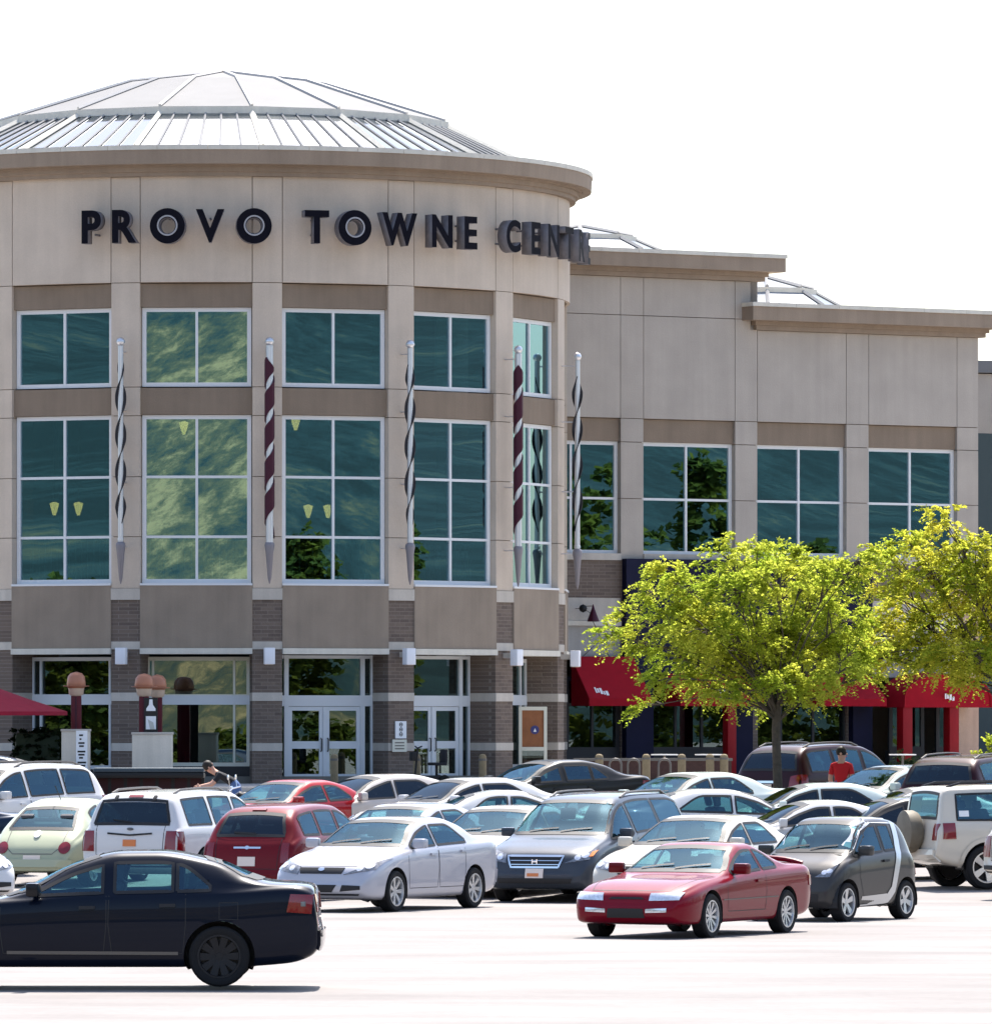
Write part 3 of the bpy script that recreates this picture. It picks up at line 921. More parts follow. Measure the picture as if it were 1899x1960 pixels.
m = MB(); m.box(tt(1663), tt(1833), 0.0, 0.4, zw(1300) + 0.07, zw(1262)); m.build('wall_panel', 'grey_panel', wing)


def awning(px0, px1, ytop, ybot, label, proj=1.0, marks=None):
    x0, x1 = tt(px0), tt(px1)
    zt, zb2 = zw(ytop), zw(ybot)
    base = W0 + Vector((cw * (x0 + x1) / 2, sw * (x0 + x1) / 2, 0))
    o = thing('awning', label, 'awning', base, R_(WA), 'red awnings over the restaurant windows')
    hw = (x1 - x0) / 2
    yb = -0.262
    m = MB(); v = zb2 + 0.22
    prof = [(yb, zt), (yb - proj, v), (yb - proj, zb2), (yb - proj + 0.03, zb2), (yb - proj + 0.03, v - 0.02), (yb, zt - 0.05)]
    n = len(prof)
    vs = [(-hw, p[0], p[1]) for p in prof] + [(hw, p[0], p[1]) for p in prof]
    fs = [(i, (i + 1) % n, (i + 1) % n + n, i + n) for i in range(n)]
    m.add(vs, fs)
    for s in (-1, 1):
        xx = s * (hw - 0.01)
        m.add([(xx, yb, zt - 0.01), (xx, yb - proj + 0.01, v), (xx, yb - proj + 0.01, zb2), (xx, yb, zb2), (xx - s * 0.02, yb, zt - 0.01), (xx - s * 0.02, yb - proj + 0.01, v), (xx - s * 0.02, yb - proj + 0.01, zb2), (xx - s * 0.02, yb, zb2)],
              [(0, 1, 2, 3), (7, 6, 5, 4), (0, 4, 5, 1), (1, 5, 6, 2), (2, 6, 7, 3), (3, 7, 4, 0)])
    m.build('canopy', 'awning_red', o, fix=True)
    f = MB()
    for x in (-hw + 0.05, 0, hw - 0.05):
        f.tube([(x, yb, zb2 + 0.05), (x, yb - proj + 0.04, zb2 + 0.03)], 0.015, 5)
    f.build('canopy_frame', 'steel_grey', o)
    # the white lettering is too small to read: a short row of strokes
    if marks is not None:
        q = MB(); x = marks
        for k, (w, h, dz) in enumerate(((0.05, 0.16, 0.05), (0.06, 0.12, 0.06), (0.08, 0.17, 0.02), (0.05, 0.10, 0.0), (0.09, 0.13, -0.02))):
            u = 0.22 + dz; vv = 0.22 + dz + h
            def pt(u_, xx): 
                zz = zb2 + u_ + 0.1
                if zz < v: return (xx, yb - proj - 0.006, zz)
                f_ = (zz - v) / (zt - v); return (xx, yb - proj * (1 - f_) - 0.008, zz + 0.004)
            q.add([pt(u, x), pt(u, x + w), pt(vv, x + w), pt(vv, x)], [(0, 1, 2, 3)])
            x += w + 0.02
        q.build('lettering', 'awning_white', o, fix=False)
    return o


awning(1084, 1203, 1258, 1352, 'plain red sloped awning between the rotunda and the navy wall', 1.0, -0.75)
awning(1262, 1420, 1290, 1352, 'red awning over the window left of the tree trunk', 0.9, 0.05)
awning(1535, 1655, 1290, 1352, 'red awning under the tree right of the trunk', 0.9, None)
# barrel awning over the entry
x0, x1 = tt(1684), tt(1852)
ba = thing('awning', 'red barrel-shaped awning over the entry with red posts', 'awning', W0 + Vector((cw * (x0 + x1) / 2, sw * (x0 + x1) / 2, 0)), R_(WA), 'red awnings over the restaurant windows')
hw = (x1 - x0) / 2; zt, zb2 = zw(1285), zw(1354)
m = MB(); N = 20; vs = []
for k in range(N + 1):
    a = math.pi * k / N
    x = -hw * math.cos(a); z = zb2 + (zt - zb2) * math.sin(a) ** 0.6
    vs += [(x, -0.02, z), (x, -1.3, z * 0.0 + zb2 + (z - zb2) * 0.93), (x * 0.97, -1.27, zb2 + (z - zb2) * 0.88), (x * 0.97, -0.02, zb2 + (z - zb2) * 0.95)]
fs = []
for k in range(N):
    for j in range(4):
        fs.append((k * 4 + j, k * 4 + (j + 1) % 4, k * 4 + 4 + (j + 1) % 4, k * 4 + 4 + j))
m.add(vs, fs)
fan = [(-hw * math.cos(math.pi * k / N) * 0.985, -1.24, zb2 + (zt - zb2) * 0.9 * math.sin(math.pi * k / N) ** 0.6) for k in range(N + 1)]
m.add(fan, [tuple(range(N + 1))])
m.build('canopy', 'awning_red', ba, 40)
q = MB(); x = -0.15
for w, h, dz in ((0.05, 0.16, 0.05), (0.06, 0.12, 0.06), (0.08, 0.17, 0.02), (0.07, 0.12, 0.0)):
    q.box(x, x + w, -1.33, -1.32, zb2 + 0.2 + dz, zb2 + 0.2 + dz + h); x += w + 0.025
q.build('lettering', 'awning_white', ba)
for px in (1694, 1783):
    x = tt(px) - (x0 + x1) / 2
    q = MB(); q.box(x - 0.17, x + 0.17, -1.2, -0.86, 0.0, zb2 + 0.1, 0.02); q.build('post', 'red_column', ba, 40)
o = thing('red_column', 'square red column under the awning left of the tree', 'column', W0 + Vector((cw * tt(1359), sw * tt(1359), 0)) + Vector((sw, -cw, 0)) * 1.05, R_(WA))
m = MB(); m.box(-0.145, 0.145, -0.145, 0.145, 0.12, 2.2, 0.015); m.build('shaft', 'red_column', o, 40)
m = MB(); m.box(-0.2, 0.2, -0.2, 0.2, -0.01, 0.12, 0.015); m.build('plinth', 'stone_band', o, 40)

# shopfront sign slips in the dark windows (illegible)
# hanging ornament on a cable above the first awning
o = thing('cable_ornament', 'dark red cone and black ball hung on cables above the first red awning', 'ornament', W0 + Vector((cw * tt(1118), sw * tt(1118), zw(1192))) + Vector((sw, -cw, 0)) * 0.5, R_(WA))
m = MB(); m.lathe([(0.01, 0.5), (0.05, 0.36), (0.17, 0.04), (0.17, 0.0), (0.01, 0.0)], 14); m.build('cone', 'ribbon_maroon', o, 40)
m = MB(); m.lathe([(0.0, 0.26), (0.09, 0.3), (0.12, 0.38), (0.09, 0.46), (0.0, 0.5)], 12, c=(-0.28, 0.1, 0)); m.build('ball', 'black', o, True)
m = MB()
m.tube([(0, 0, 0.2), (-0.28, 0.1, 0.38), (-0.28, 0.5, 0.38)], 0.012, 5); m.tube([(0, 0, 0.0), (0.85, 0.45, -1.05)], 0.012, 5); m.tube([(0.4, 0.2, -0.5), (-0.1, 0.5, -1.05)], 0.012, 5); m.tube([(0, 0, 0.45), (0, 0.48, 0.45)], 0.012, 5)
m.build('cable', 'steel_grey', o)

# far annex glimpsed past the end of the wing
Ya = 216.0
xa = gx(1862, Ya)
ann = thing('annex_building', 'grey building glimpsed past the far end of the beige wing', 'building', (xa, Ya, ZB), R_(12))
def za(y): return 1.6 + (1385 - y) * Ya / FP
m = MB(); m.box(0, 16, 0, 10, 0, za(715)); m.build('wall', 'stucco_wing', ann)
m = MB(); m.box(-0.1, 16, -0.15, 10, za(713), za(690)); m.build('roof', 'roof_metal', ann)
m = MB(); m.box(0.45, 4, -0.06, 0.1, za(905), za(880)); m.build('lintel_panel', 'stucco_brown', ann)
o = window(ann, 0.55, 3.9, [za(1060), za(985), za(908)], 3, 'white_frame', 'pane'); o.location = (0, -0.05, 0)

# rooflights standing on the wing's roof, behind the cornices
def rooflight(px, y_apex, y_base, Y, r, lab, tilt=0.0):
    o = thing('rooflight', lab, 'rooflight', (gx(px, Y), Y, 0), 0)
    zap = CAM_Z + (1385 - y_apex) * Y / FP; zba = CAM_Z + (1385 - y_base) * Y / FP
    m = MB(); m.lathe([(r + 0.1, zba - 1.2), (r + 0.1, zba), (r - 0.1, zba + 0.03)], 8); m.build('upstand', 'coping', o)
    zm = zba + (zap - zba) * 0.52; rm = r * 0.62
    m = MB(); m.lathe([(rm + 0.1, zm - 0.06), (rm + 0.1, zm + 0.1), (rm - 0.05, zm + 0.1)], 8); m.build('curb', 'coping', o)
    for k in range(8):
        a0, a1 = 2 * math.pi * k / 8, 2 * math.pi * (k + 1) / 8
        for (ra, za_, rb2, zb3) in ((r, zba, rm, zm), (rm, zm + 0.1, 0.05, zap)):
            m = MB(); m.add([(ra * math.cos(a0), ra * math.sin(a0), za_), (ra * math.cos(a1), ra * math.sin(a1), za_), (rb2 * math.cos(a1), rb2 * math.sin(a1), zb3), (rb2 * math.cos(a0), rb2 * math.sin(a0), zb3)], [(0, 1, 2, 3)])
            m.build('rooflight_pane', 'rooflight_glass', o)
            m = MB(); m.tube([(ra * math.cos(a0), ra * math.sin(a0), za_ + 0.03), (rb2 * math.cos(a0), rb2 * math.sin(a0), zb3 + 0.03)], 0.06, 4); m.build('rib', 'roof_seam', o)


rooflight(1110, 434, 486, 209.0, 2.6, 'faceted glass rooflight rising above the taller cornice beside the rotunda')
rooflight(1465, 532, 592, 212.5, 2.4, 'faceted glass rooflight in the step between the two cornices')
# ------------------------------------------------------------------ cars
def pchip(pts):
    x = np.array([p[0] for p in pts], float); y = np.array([p[1] for p in pts], float)
    h = np.diff(x); d = np.diff(y) / h
    m = np.zeros(len(x))
    for i in range(1, len(x) - 1):
        if d[i - 1] * d[i] > 0:
            w1, w2 = 2 * h[i] + h[i - 1], h[i] + 2 * h[i - 1]
            m[i] = (w1 + w2) / (w1 / d[i - 1] + w2 / d[i])
    m[0], m[-1] = d[0], d[-1]

    def f(t):
        t = min(max(t, x[0]), x[-1])
        i = min(max(int(np.searchsorted(x, t)) - 1, 0), len(h) - 1)
        s = (t - x[i]) / h[i]
        return ((1 + 2 * s) * (1 - s) ** 2 * y[i] + s * (1 - s) ** 2 * h[i] * m[i] + s * s * (3 - 2 * s) * y[i + 1] + s * s * (s - 1) * h[i] * m[i + 1])
    return f


def bspline(ctrl, per):
    """quadratic B-spline through a control polygon, clamped at its ends"""
    C = [np.array(c, float) for c in ctrl]
    mir = np.array([-1.0, 1.0])
    C = [C[1] * mir] + C + [C[-2] * mir]
    out = []
    N = len(C) - 2
    for i in range(N):
        a, b, c = C[i], C[i + 1], C[i + 2]
        n = per[i] if i < len(per) else 4
        lo, hi = (0.5 if i == 0 else 0.0), (0.5 if i == N - 1 else 1.0)
        for k in range(n + (1 if i == N - 1 else 0)):
            t = lo + (hi - lo) * k / n
            out.append(0.5 * ((1 - t) ** 2 * a + (-2 * t * t + 2 * t + 1) * b + t * t * c))
    return out


class Car:
    def __init__(s, **k):
        s.tum = 0.36; s.fr = 0.74; s.rr = 0.8; s.fl = 0.55; s.rl = 0.4; s.drop = 0.10; s.flare = 0.0
        s.sill = 0.24
        s.__dict__.update(k)
        s.T = pchip(s.top); s.B = pchip(s.belt); s.O = pchip(s.bot)
        s.parts = []          # (name, mesh, material key, parent index)
        s.holes = []
        s.build_body()

    def hw(s, x):
        w = s.W / 2
        def e(u, f, p): 
            u = min(max(u, 0), 1); return f + (1 - f) * (1 - (1 - u) ** p) ** (1 / p)
        return w * e(x / s.fl, s.fr, 2.3) * e((s.L - x) / s.rl, s.rr, 2.3)

    def section(s, x):
        t, b, o, w = s.T(x), s.B(x), s.O(x), s.hw(x)
        b = min(b, t - 0.025)
        o = min(o, b - 0.1)
        g = t - b
        gl = min(1.0, max(0.0, (g - 0.10) / 0.25))           # 0 on the bonnet, 1 on the cabin
        gw = w - 0.07 - s.tum * g * gl - 0.05 * (1 - gl)
        rr = min(0.10, g * 0.45)
        hgt = b - o
        c = [(0, o), (0.80 * w, o), (0.955 * w, o + 0.02), (0.985 * w, o + 0.22 * hgt), (w, o + 0.55 * hgt), (0.992 * w, b - 0.16 * hgt), (0.965 * w, b - 0.02), (w - 0.055 - 0.03 * (1 - gl), b + 0.012),
             (gw, t - rr), (gw - 0.09 - 0.12 * (1 - gl), t - rr * 0.22), (gw * 0.5, t - 0.006), (0, t)]
        return bspline(c, [2, 3, 3, 4, 4, 4, 3, 3, 9, 4, 4, 4])

    def build_body(s):
        L = s.L
        st = [0, 0.012, 0.03, 0.055, 0.085, 0.12]
        n = int((L - 0.24) / 0.043)
        st += [0.16 + (L - 0.32) * i / n for i in range(n + 1)]
        st += [L - 0.12, L - 0.085, L - 0.055, L - 0.03, L - 0.012, L]
        rows = [s.section(x) for x in st]
        m = len(rows[0])
        vs = []; fs = []
        ring = 2 * m - 2
        for x, r in zip(st, rows):
            for p in r: vs.append((x, p[0], p[1]))
            for p in r[-2:0:-1]: vs.append((x, -p[0], p[1]))
        for i in range(len(st) - 1):
            for j in range(ring):
                k = (j + 1) % ring
                fs.append((i * ring + j, i * ring + k, (i + 1) * ring + k, (i + 1) * ring + j))
        # rounded end caps
        for base, x, sg in ((0, 0.0, -1), ((len(st) - 1) * ring, L, 1)):
            prev = list(range(base, base + ring))
            cz = sum(vs[i][2] for i in prev) / ring
            src = [vs[i] for i in prev]
            for f_, dx in ((0.8, 0.012), (0.5, 0.02), (0.2, 0.024)):
                new = []
                for p in src:
                    vs.append((x + sg * dx, p[1] * f_, cz + (p[2] - cz) * f_)); new.append(len(vs) - 1)
                for j in range(ring):
                    k = (j + 1) % ring
                    fs.append((prev[j], prev[k], new[k], new[j]))
                prev = new
            fs.append(tuple(prev))
        s.vs, s.fs = vs, fs
        s.bvh = BVHTree.FromPolygons([Vector(v) for v in vs], fs)
        s.bodyz = None

    # --- projection of flat outlines onto the skin
    def hit(s, d, u, v):
        if d == 'L': o, r = Vector((u, 3, v)), Vector((0, -1, 0))
        elif d == 'R': o, r = Vector((u, -3, v)), Vector((0, 1, 0))
        elif d == 'F': o, r = Vector((-2, u, v)), Vector((1, 0, 0))
        elif d == 'B': o, r = Vector((s.L + 2, u, v)), Vector((-1, 0, 0))
        else: o, r = Vector((u, v, 4)), Vector((0, 0, -1))
        p, nrm, i, dist = s.bvh.ray_cast(o, r)
        if p is None:
            q = o + r * {'L': 2.2, 'R': 2.2, 'F': 2.2, 'B': 2.2, 'T': 3}[d]
            p, nrm, i, dist = s.bvh.find_nearest(q)
        if nrm.dot(r) > 0: nrm = -nrm
        return p, nrm

    def out(s, p): return (s.L / 2 - p[0], -p[1], p[2])

    def panel(s, name, key, d, grid, off=0.008, parent=None, skirt=True, smooth=True):
        R, C = len(grid), len(grid[0])
        mb = MB(); vs = []; base = []
        for row in grid:
            for u, v in row:
                p, n = s.hit(d, u, v)
                vs.append(s.out(p + n * off)); base.append(s.out(p - n * 0.006))
        fs = [(i * C + j, i * C + j + 1, (i + 1) * C + j + 1, (i + 1) * C + j) for i in range(R - 1) for j in range(C - 1)]
        if skirt:
            bd = [j for j in range(C)] + [i * C + C - 1 for i in range(1, R)] + [(R - 1) * C + j for j in range(C - 2, -1, -1)] + [i * C for i in range(R - 2, 0, -1)]
            o = len(vs)
            vs += [base[i] for i in bd]
            nb = len(bd)
            fs += [(bd[i], bd[(i + 1) % nb], o + (i + 1) % nb, o + i) for i in range(nb)]
        mb.add(vs, fs)
        me = mb.mesh(name, 40 if smooth else False)
        s.parts.append((name, me, key, parent))
        return len(s.parts) - 1

    def strip(s, name, key, d, pts, w=0.012, off=0.003, closed=False, parent=None):
        """thin band along a polyline in the projected plane"""
        P = [np.array(p, float) for p in pts]
        if closed: P = P + [P[0]]
        Q = []
        for a, b in zip(P[:-1], P[1:]):
            n = max(1, int(np.linalg.norm(b - a) / 0.06))
            Q += [a + (b - a) * k / n for k in range(n)]
        Q.append(P[-1])
        g = [[], []]
        for i in range(len(Q)):
            t = Q[min(i + 1, len(Q) - 1)] - Q[max(i - 1, 0)]
            t = t / (np.linalg.norm(t) + 1e-9); nn = np.array([-t[1], t[0]])
            g[0].append(tuple(Q[i] + nn * w / 2)); g[1].append(tuple(Q[i] - nn * w / 2))
        return s.panel(name, key, d, g, off, parent, skirt=False)

    def quad(s, a, b, c, d, nu=8, nv=5):
        """bilinear grid: a,b bottom, c,d top (left to right)"""
        return [[tuple((1 - v) * ((1 - u) * np.array(a) + u * np.array(b)) + v * ((1 - u) * np.array(c) + u * np.array(d))) for u in np.linspace(0, 1, nu)] for v in np.linspace(0, 1, nv)]

    def wl(s, x): return s.B(x) + 0.03
    def wu(s, x): return s.T(x) - s.drop - 0.03

    def side_windows(s, ranges, tinted=(), taper=False):
        base_u = s.wu
        for k, (x0, x1) in enumerate(ranges):
            wu = base_u
            if x0 is None:
                x0 = 0.5
                while s.wu(x0) - s.wl(x0) < 0.03: x0 += 0.02
            xs_ = np.linspace(x0, x1, 12)
            while s.wu(x1) - s.wl(x1) < 0.03: x1 -= 0.02
            xs_ = np.linspace(x0, x1, 14)
            if taper and k == len(ranges) - 1:
                def wu(x, a=x0 + (x1 - x0) * (1 - taper), b=x1):
                    q = min(max((x - a) / (b - a), 0.0), 1.0) ** 2.0
                    return base_u(x) * (1 - q) + (s.wl(x) + 0.05) * q
            grid = [[(x, s.wl(x) + (wu(x) - s.wl(x)) * v) for x in xs_] for v in np.linspace(0, 1, 6)]
            loop = [(x, s.wl(x)) for x in xs_] + [(x, wu(x)) for x in xs_[::-1]]
            for d in 'LR':
                i = s.panel('window', 'glass_dark' if k in tinted else 'glass', d, grid, 0.003, None, False)
                s.strip('window_frame', 'plastic_black', d, loop, 0.036, 0.006, True, i)
            s.holes.append(('side', x0, x1, wu))

    def screen(s, name, d, z0, z1, w0, w1, key='glass'):
        zs = np.linspace(z0, z1, 7)
        grid = [[(u * (w0 + (w1 - w0) * (z - z0) / (z1 - z0)), z - 0.03 * u * u * (1 if z > (z0 + z1) / 2 else 0.3)) for u in np.linspace(-1, 1, 13)] for z in zs]
        i = s.panel(name, key, d, grid, 0.003, None, False)
        loop = grid[0] + [r[-1] for r in grid[1:-1]] + grid[-1][::-1] + [r[0] for r in grid[1:-1]][::-1]
        s.strip('window_frame', 'plastic_black', d, loop, 0.05, 0.006, True, i)
        s.holes.append((d, z0, z1, w0, w1))
        return i

    def both(s, name, key, d, a, b, c, e, off=0.012, nu=7, nv=5, parent=None):
        """a mirrored pair on the front or back (u is sideways)"""
        r = []
        for sg in (1, -1):
            q = [(sg * p[0], p[1]) for p in (a, b, c, e)]
            i = s.panel(name, key, d, s.quad(*q, nu, nv), off, parent)
            r.append(i)
            if name == 'headlight' and d == 'F' and key == 'lamp_clear':
                A, B, C_, D = [np.array(p) for p in q]
                hgt = abs(C_[1] - A[1])
                for u in (0.30, 0.68):
                    c = 0.5 * ((1 - u) * A + u * B) + 0.5 * ((1 - u) * C_ + u * D)
                    g = [[(c[0] + k * 0.40 * hgt * math.cos(2 * math.pi * j / 12), c[1] + k * 0.34 * hgt * math.sin(2 * math.pi * j / 12)) for j in range(13)] for k in (0.02, 0.6, 1.0)]
                    s.panel('bulb', 'lamp_bulb', d, g, off + 0.008, i)
        return r

    def finish(s):
        L = s.L; xf, xr, R = s.wheels; Ra = R + 0.055
        vs = [list(v) for v in s.vs]
        for v in vs:
            if abs(v[1]) > 0.5 * s.W / 2:
                for xc in (xf, xr):
                    dx, dz = v[0] - xc, v[2] - R
                    d = math.hypot(dx, dz)
                    if abs(d - Ra) < 0.012 and d > 0:
                        v[0] = xc + dx * Ra / d; v[2] = R + dz * Ra / d
        keep = []
        mid = L * 0.5
        for f in s.fs:
            c = np.mean([vs[i] for i in f], axis=0)
            cut = False
            if abs(c[1]) > 0.56 * s.W / 2:
                for xc in (xf, xr):
                    if math.hypot(c[0] - xc, c[2] - R) < Ra - 0.002: cut = True
            if not cut:
                for h in s.holes:
                    if h[0] == 'side':
                        if h[1] + 0.008 < c[0] < h[2] - 0.008 and s.wl(c[0]) + 0.008 < c[2] < h[3](c[0]) - 0.006 and abs(c[1]) > 0.3:
                            cut = True; break
                    else:
                        d, z0, z1, w0, w1 = h
                        onside = c[0] < mid if d == 'F' else c[0] > mid
                        if onside and z0 + 0.008 < c[2] < z1 - 0.01:
                            w = w0 + (w1 - w0) * (c[2] - z0) / (z1 - z0)
                            u = abs(c[1]) / w
                            if u < 0.985 and c[2] < z1 - 0.01 - 0.03 * u * u:
                                # only the glass slope, not bonnet or boot lid
                                if s.T(c[0]) > z0 and abs(s.T(c[0]) - c[2]) < 0.09 + 0.06 * u:
                                    cut = True; break
            if not cut: keep.append(f)
        kept = set(i for f in keep for i in f)
        cutv = set()
        ks = set(keep)
        for f in s.fs:
            if f not in ks: cutv.update(f)
        for i in kept & cutv:
            v = vs[i]
            if abs(v[1]) > 0.5 * s.W / 2:
                for xc in (xf, xr):
                    dx, dz = v[0] - xc, v[2] - R
                    d = math.hypot(dx, dz)
                    if abs(d - Ra) < 0.10 and d > 0:
                        v[0] = xc + dx * Ra / d; v[2] = R + dz * Ra / d
        used = {}
        nv = []; nf = []
        for f in keep:
            t = []
            for i in f:
                if i not in used:
                    used[i] = len(nv); nv.append(s.out(vs[i]))
                t.append(used[i])
            nf.append(tuple(t))
        mb = MB(); mb.v = nv; mb.f = nf
        s.parts.insert(0, ('body', mb.mesh('body', True), 'paint', None))
        s.parts = [s.parts[0]] + [(a, b, c, None if d is None else d + 1) for a, b, c, d in s.parts[1:]]
        # wheel wells
        for xc in (xf, xr):
            for sg in (-1, 1):
                w = MB(); prof = []
                n = 18; V = []
                yo = s.hw(xc) * 0.985; yi = s.W / 2 * 0.56
                for k in range(n + 1):
                    a = math.radians(-25 + 230 * k / n)
                    V += [s.out((xc + Ra * math.cos(a), sg * yo, max(R + Ra * math.sin(a), s.sill - 0.04))), s.out((xc + Ra * math.cos(a), sg * yi, max(R + Ra * math.sin(a), s.sill - 0.04)))]
                F = [(2 * k, 2 * k + 1, 2 * k + 3, 2 * k + 2) for k in range(n)] + [tuple(2 * k + 1 for k in range(n + 1))]
                w.add(V, F)
                s.parts.append(('wheel_well', w.mesh('wheel_well'), 'plastic_black', None))
        return s


WHEELS = {}


def wheel_meshes(style):
    if style in WHEELS: return WHEELS[style]
    t = MB()
    t.lathe([(0.68, 0.28), (0.80, 0.34), (0.93, 0.33), (1.0, 0.24), (1.0, -0.24), (0.93, -0.33), (0.80, -0.34), (0.68, -0.28)], 32, 'y')
    tyre = t.mesh('tyre', 35)
    r = MB()
    r.lathe([(0.70, 0.27), (0.72, 0.31), (0.66, 0.31), (0.62, 0.16), (0.62, -0.2)], 32, 'y')
    r.lathe([(0.0, 0.20), (0.13, 0.20), (0.16, 0.14), (0.16, 0.0)], 16, 'y')
    ns = {'five': 5, 'seven': 7, 'steel': 10, 'ten': 10}[style]
    for k in range(ns):
        a = 2 * math.pi * k / ns
        w = {'five': 0.12, 'seven': 0.085, 'steel': 0.1, 'ten': 0.055}[style]
        M = Matrix.Rotation(a, 4, 'Y')
        vs = [(0.10, 0.10, -w * 0.8), (0.10, 0.10, w * 0.8), (0.65, 0.14, w * 1.3), (0.65, 0.14, -w * 1.3), (0.10, 0.19, -w * 0.8), (0.10, 0.19, w * 0.8), (0.65, 0.25, w * 1.3), (0.65, 0.25, -w * 1.3)]
        r.add([tuple(M @ Vector(v)) for v in vs], [(0, 1, 2, 3), (7, 6, 5, 4), (0, 4, 5, 1), (1, 5, 6, 2), (2, 6, 7, 3), (3, 7, 4, 0)])
    rim = r.mesh('rim', 35)
    h = MB(); h.lathe([(0.0, 0.02), (0.62, 0.02), (0.62, -0.05), (0.0, -0.05)], 24, 'y')
    WHEELS[style] = (tyre, rim, h.mesh('brake_disc'))
    return WHEELS[style]


def seat_mesh():
    m = MB()
    m.box(-0.25, 0.27, -0.25, 0.25, 0.0, 0.16, 0.05)
    M = Matrix.Translation((-0.25, 0, 0.1)) @ Matrix.Rotation(R_(-16), 4, 'Y')
    b = MB(M); b.box(-0.07, 0.07, -0.25, 0.25, 0, 0.58, 0.05); b.box(-0.05, 0.05, -0.13, 0.13, 0.60, 0.80, 0.04)
    m.v, o = m.v + b.v, len(m.v); m.f += [tuple(i + o for i in f) for f in b.f]
    return m.mesh('seat', 50)


SEAT = seat_mesh()
bn = MB(); bn.box(-0.25, 0.27, -0.62, 0.62, 0.0, 0.16, 0.05)
Mb = Matrix.Translation((-0.25, 0, 0.1)) @ Matrix.Rotation(R_(-20), 4, 'Y')
b2 = MB(Mb); b2.box(-0.07, 0.07, -0.62, 0.62, 0, 0.55, 0.05)
for yy in (-0.36, 0.36): b2.box(-0.05, 0.05, yy - 0.12, yy + 0.12, 0.56, 0.70, 0.04)
o_ = len(bn.v); bn.v += b2.v; bn.f += [tuple(i + o_ for i in f) for f in b2.f]
BENCH = bn.mesh('rear_seat', 50)
sw_ = MB(); sw_.lathe([(0.17, -0.012), (0.185, 0), (0.17, 0.012), (0.155, 0), (0.17, -0.012)], 20, 'x'); sw_.box(-0.01, 0.01, -0.16, 0.16, -0.03, 0.03)
STEER = sw_.mesh('steering_wheel', True)


def mirror_mesh(sg, big=1.0):
    m = MB(); m.box(-0.07 * big, 0.07 * big, -0.11 * big, 0.11 * big, -0.075 * big, 0.075 * big, 0.035)
    m.box(-0.03, 0.03, -0.11 * big - 0.09 if sg > 0 else 0.08 * big, -0.08 * big if sg > 0 else 0.11 * big + 0.09, -0.06, -0.02)
    return m.mesh('door_mirror', 50)


MIR = {1: mirror_mesh(1), -1: mirror_mesh(-1)}


def put_car(car, name, label, cat, X, Y, head, pk, wheel='seven', glassk='car_glass', rim='rim_silver', group='cars parked in the car park', skip=(), seats=True, z=None, seatm='seat_grey', mirror_mat=None):
    """head = bearing of the bonnet in degrees, 0 along +X"""
    L = car.L
    hd = R_(head)
    xf, xr, R = car.wheels
    sl = 0.0
    f = Vector((math.cos(hd), math.sin(hd)))
    zf = gz(Y + f.y * (L / 2 - xf)); zr = gz(Y + f.y * (L / 2 - xr))
    pitch = math.atan2(zf - zr, xr - xf)
    zc_ = zf + (zr - zf) * (L / 2 - xf) / (xr - xf)
    o = thing(name, label, cat, (X, Y, zc_), 0, group)
    o.rotation_euler = (0, -pitch, hd)
    mats = {'paint': MAT[pk], 'glass': MAT[glassk], 'glass_dark': MAT['car_glass_dark'], 'mirror': MAT[mirror_mat or pk]}
    objs = []
    for (n, me, key, par) in car.parts:
        ob = link(n, me, mats.get(key) or MAT[key], o if par is None else objs[par])
        objs.append(ob)
    ty, ri, hb_ = wheel_meshes(wheel)
    for xc in (xf, xr):
        for sg in (-1, 1):
            w = bpy.data.objects.new('wheel', None); w.empty_display_size = 0.1; col.objects.link(w); w.parent = o
            yw = sg * (car.hw(xc) - 0.10)
            w.location = (L / 2 - xc, yw, R); w.rotation_euler = (0, rnd.uniform(0, 1), 0 if sg > 0 else math.pi)
            w.scale = (R, R * 1.0, R)
            link('tyre', ty, 'rubber', w); link('rim', ri, rim, w); link('brake_disc', hb_, 'rim_dark', w)
    if seats:
        zs_ = car.seatz
        for sg in (-1, 1):
            q = link('seat', SEAT, seatm, o); q.location = (L / 2 - car.seatx, sg * car.W * 0.21, zs_)
        if car.benchx:
            q = link('rear_seat', BENCH, seatm, o); q.location = (L / 2 - car.benchx, 0, zs_)
        q = link('steering_wheel', STEER, 'black', o); q.location = (L / 2 - car.seatx + 0.52, car.W * 0.21, zs_ + 0.42); q.rotation_euler = (0, R_(-25), 0)
    # door mirrors
    mx = car.mirx; mz = car.B(mx) + 0.10
    for sg in (-1, 1):
        q = link('door_mirror', MIR[sg], mats['mirror'], o)
        q.location = (L / 2 - mx, sg * (car.hw(mx) + 0.06), mz); q.rotation_euler = (0, 0, R_(-8 * sg))
    return o


def add_part(car, name, mb, key, smooth=40, parent=None):
    car.parts.append((name, mb.mesh(name, smooth), key, parent)); return len(car.parts) - 1


def door_lines(car, xs_, zb=None):
    for (x0, x1) in xs_:
        for d in 'LR':
            z0 = car.sill + 0.12
            t0, t1 = car.wl(x0) - 0.03, car.wl(x1) - 0.03
            pts = [(x0, t0), (x0 - 0.01, (t0 + z0) / 2), (x0 + 0.03, z0), (x1 - 0.03, z0), (x1, (t1 + z0) / 2), (x1, t1)]
            car.strip('door_seam', 'plastic_black', d, pts, 0.010, 0.002)


def handles(car, xs_, key='paint', dz=-0.13):
    for x in xs_:
        z = car.wl(x) + dz
        for d in 'LR':
            car.panel('door_handle', key, d, car.quad((x, z - 0.018), (x + 0.17, z - 0.014), (x, z + 0.018), (x + 0.17, z + 0.02), 5, 3), 0.03)


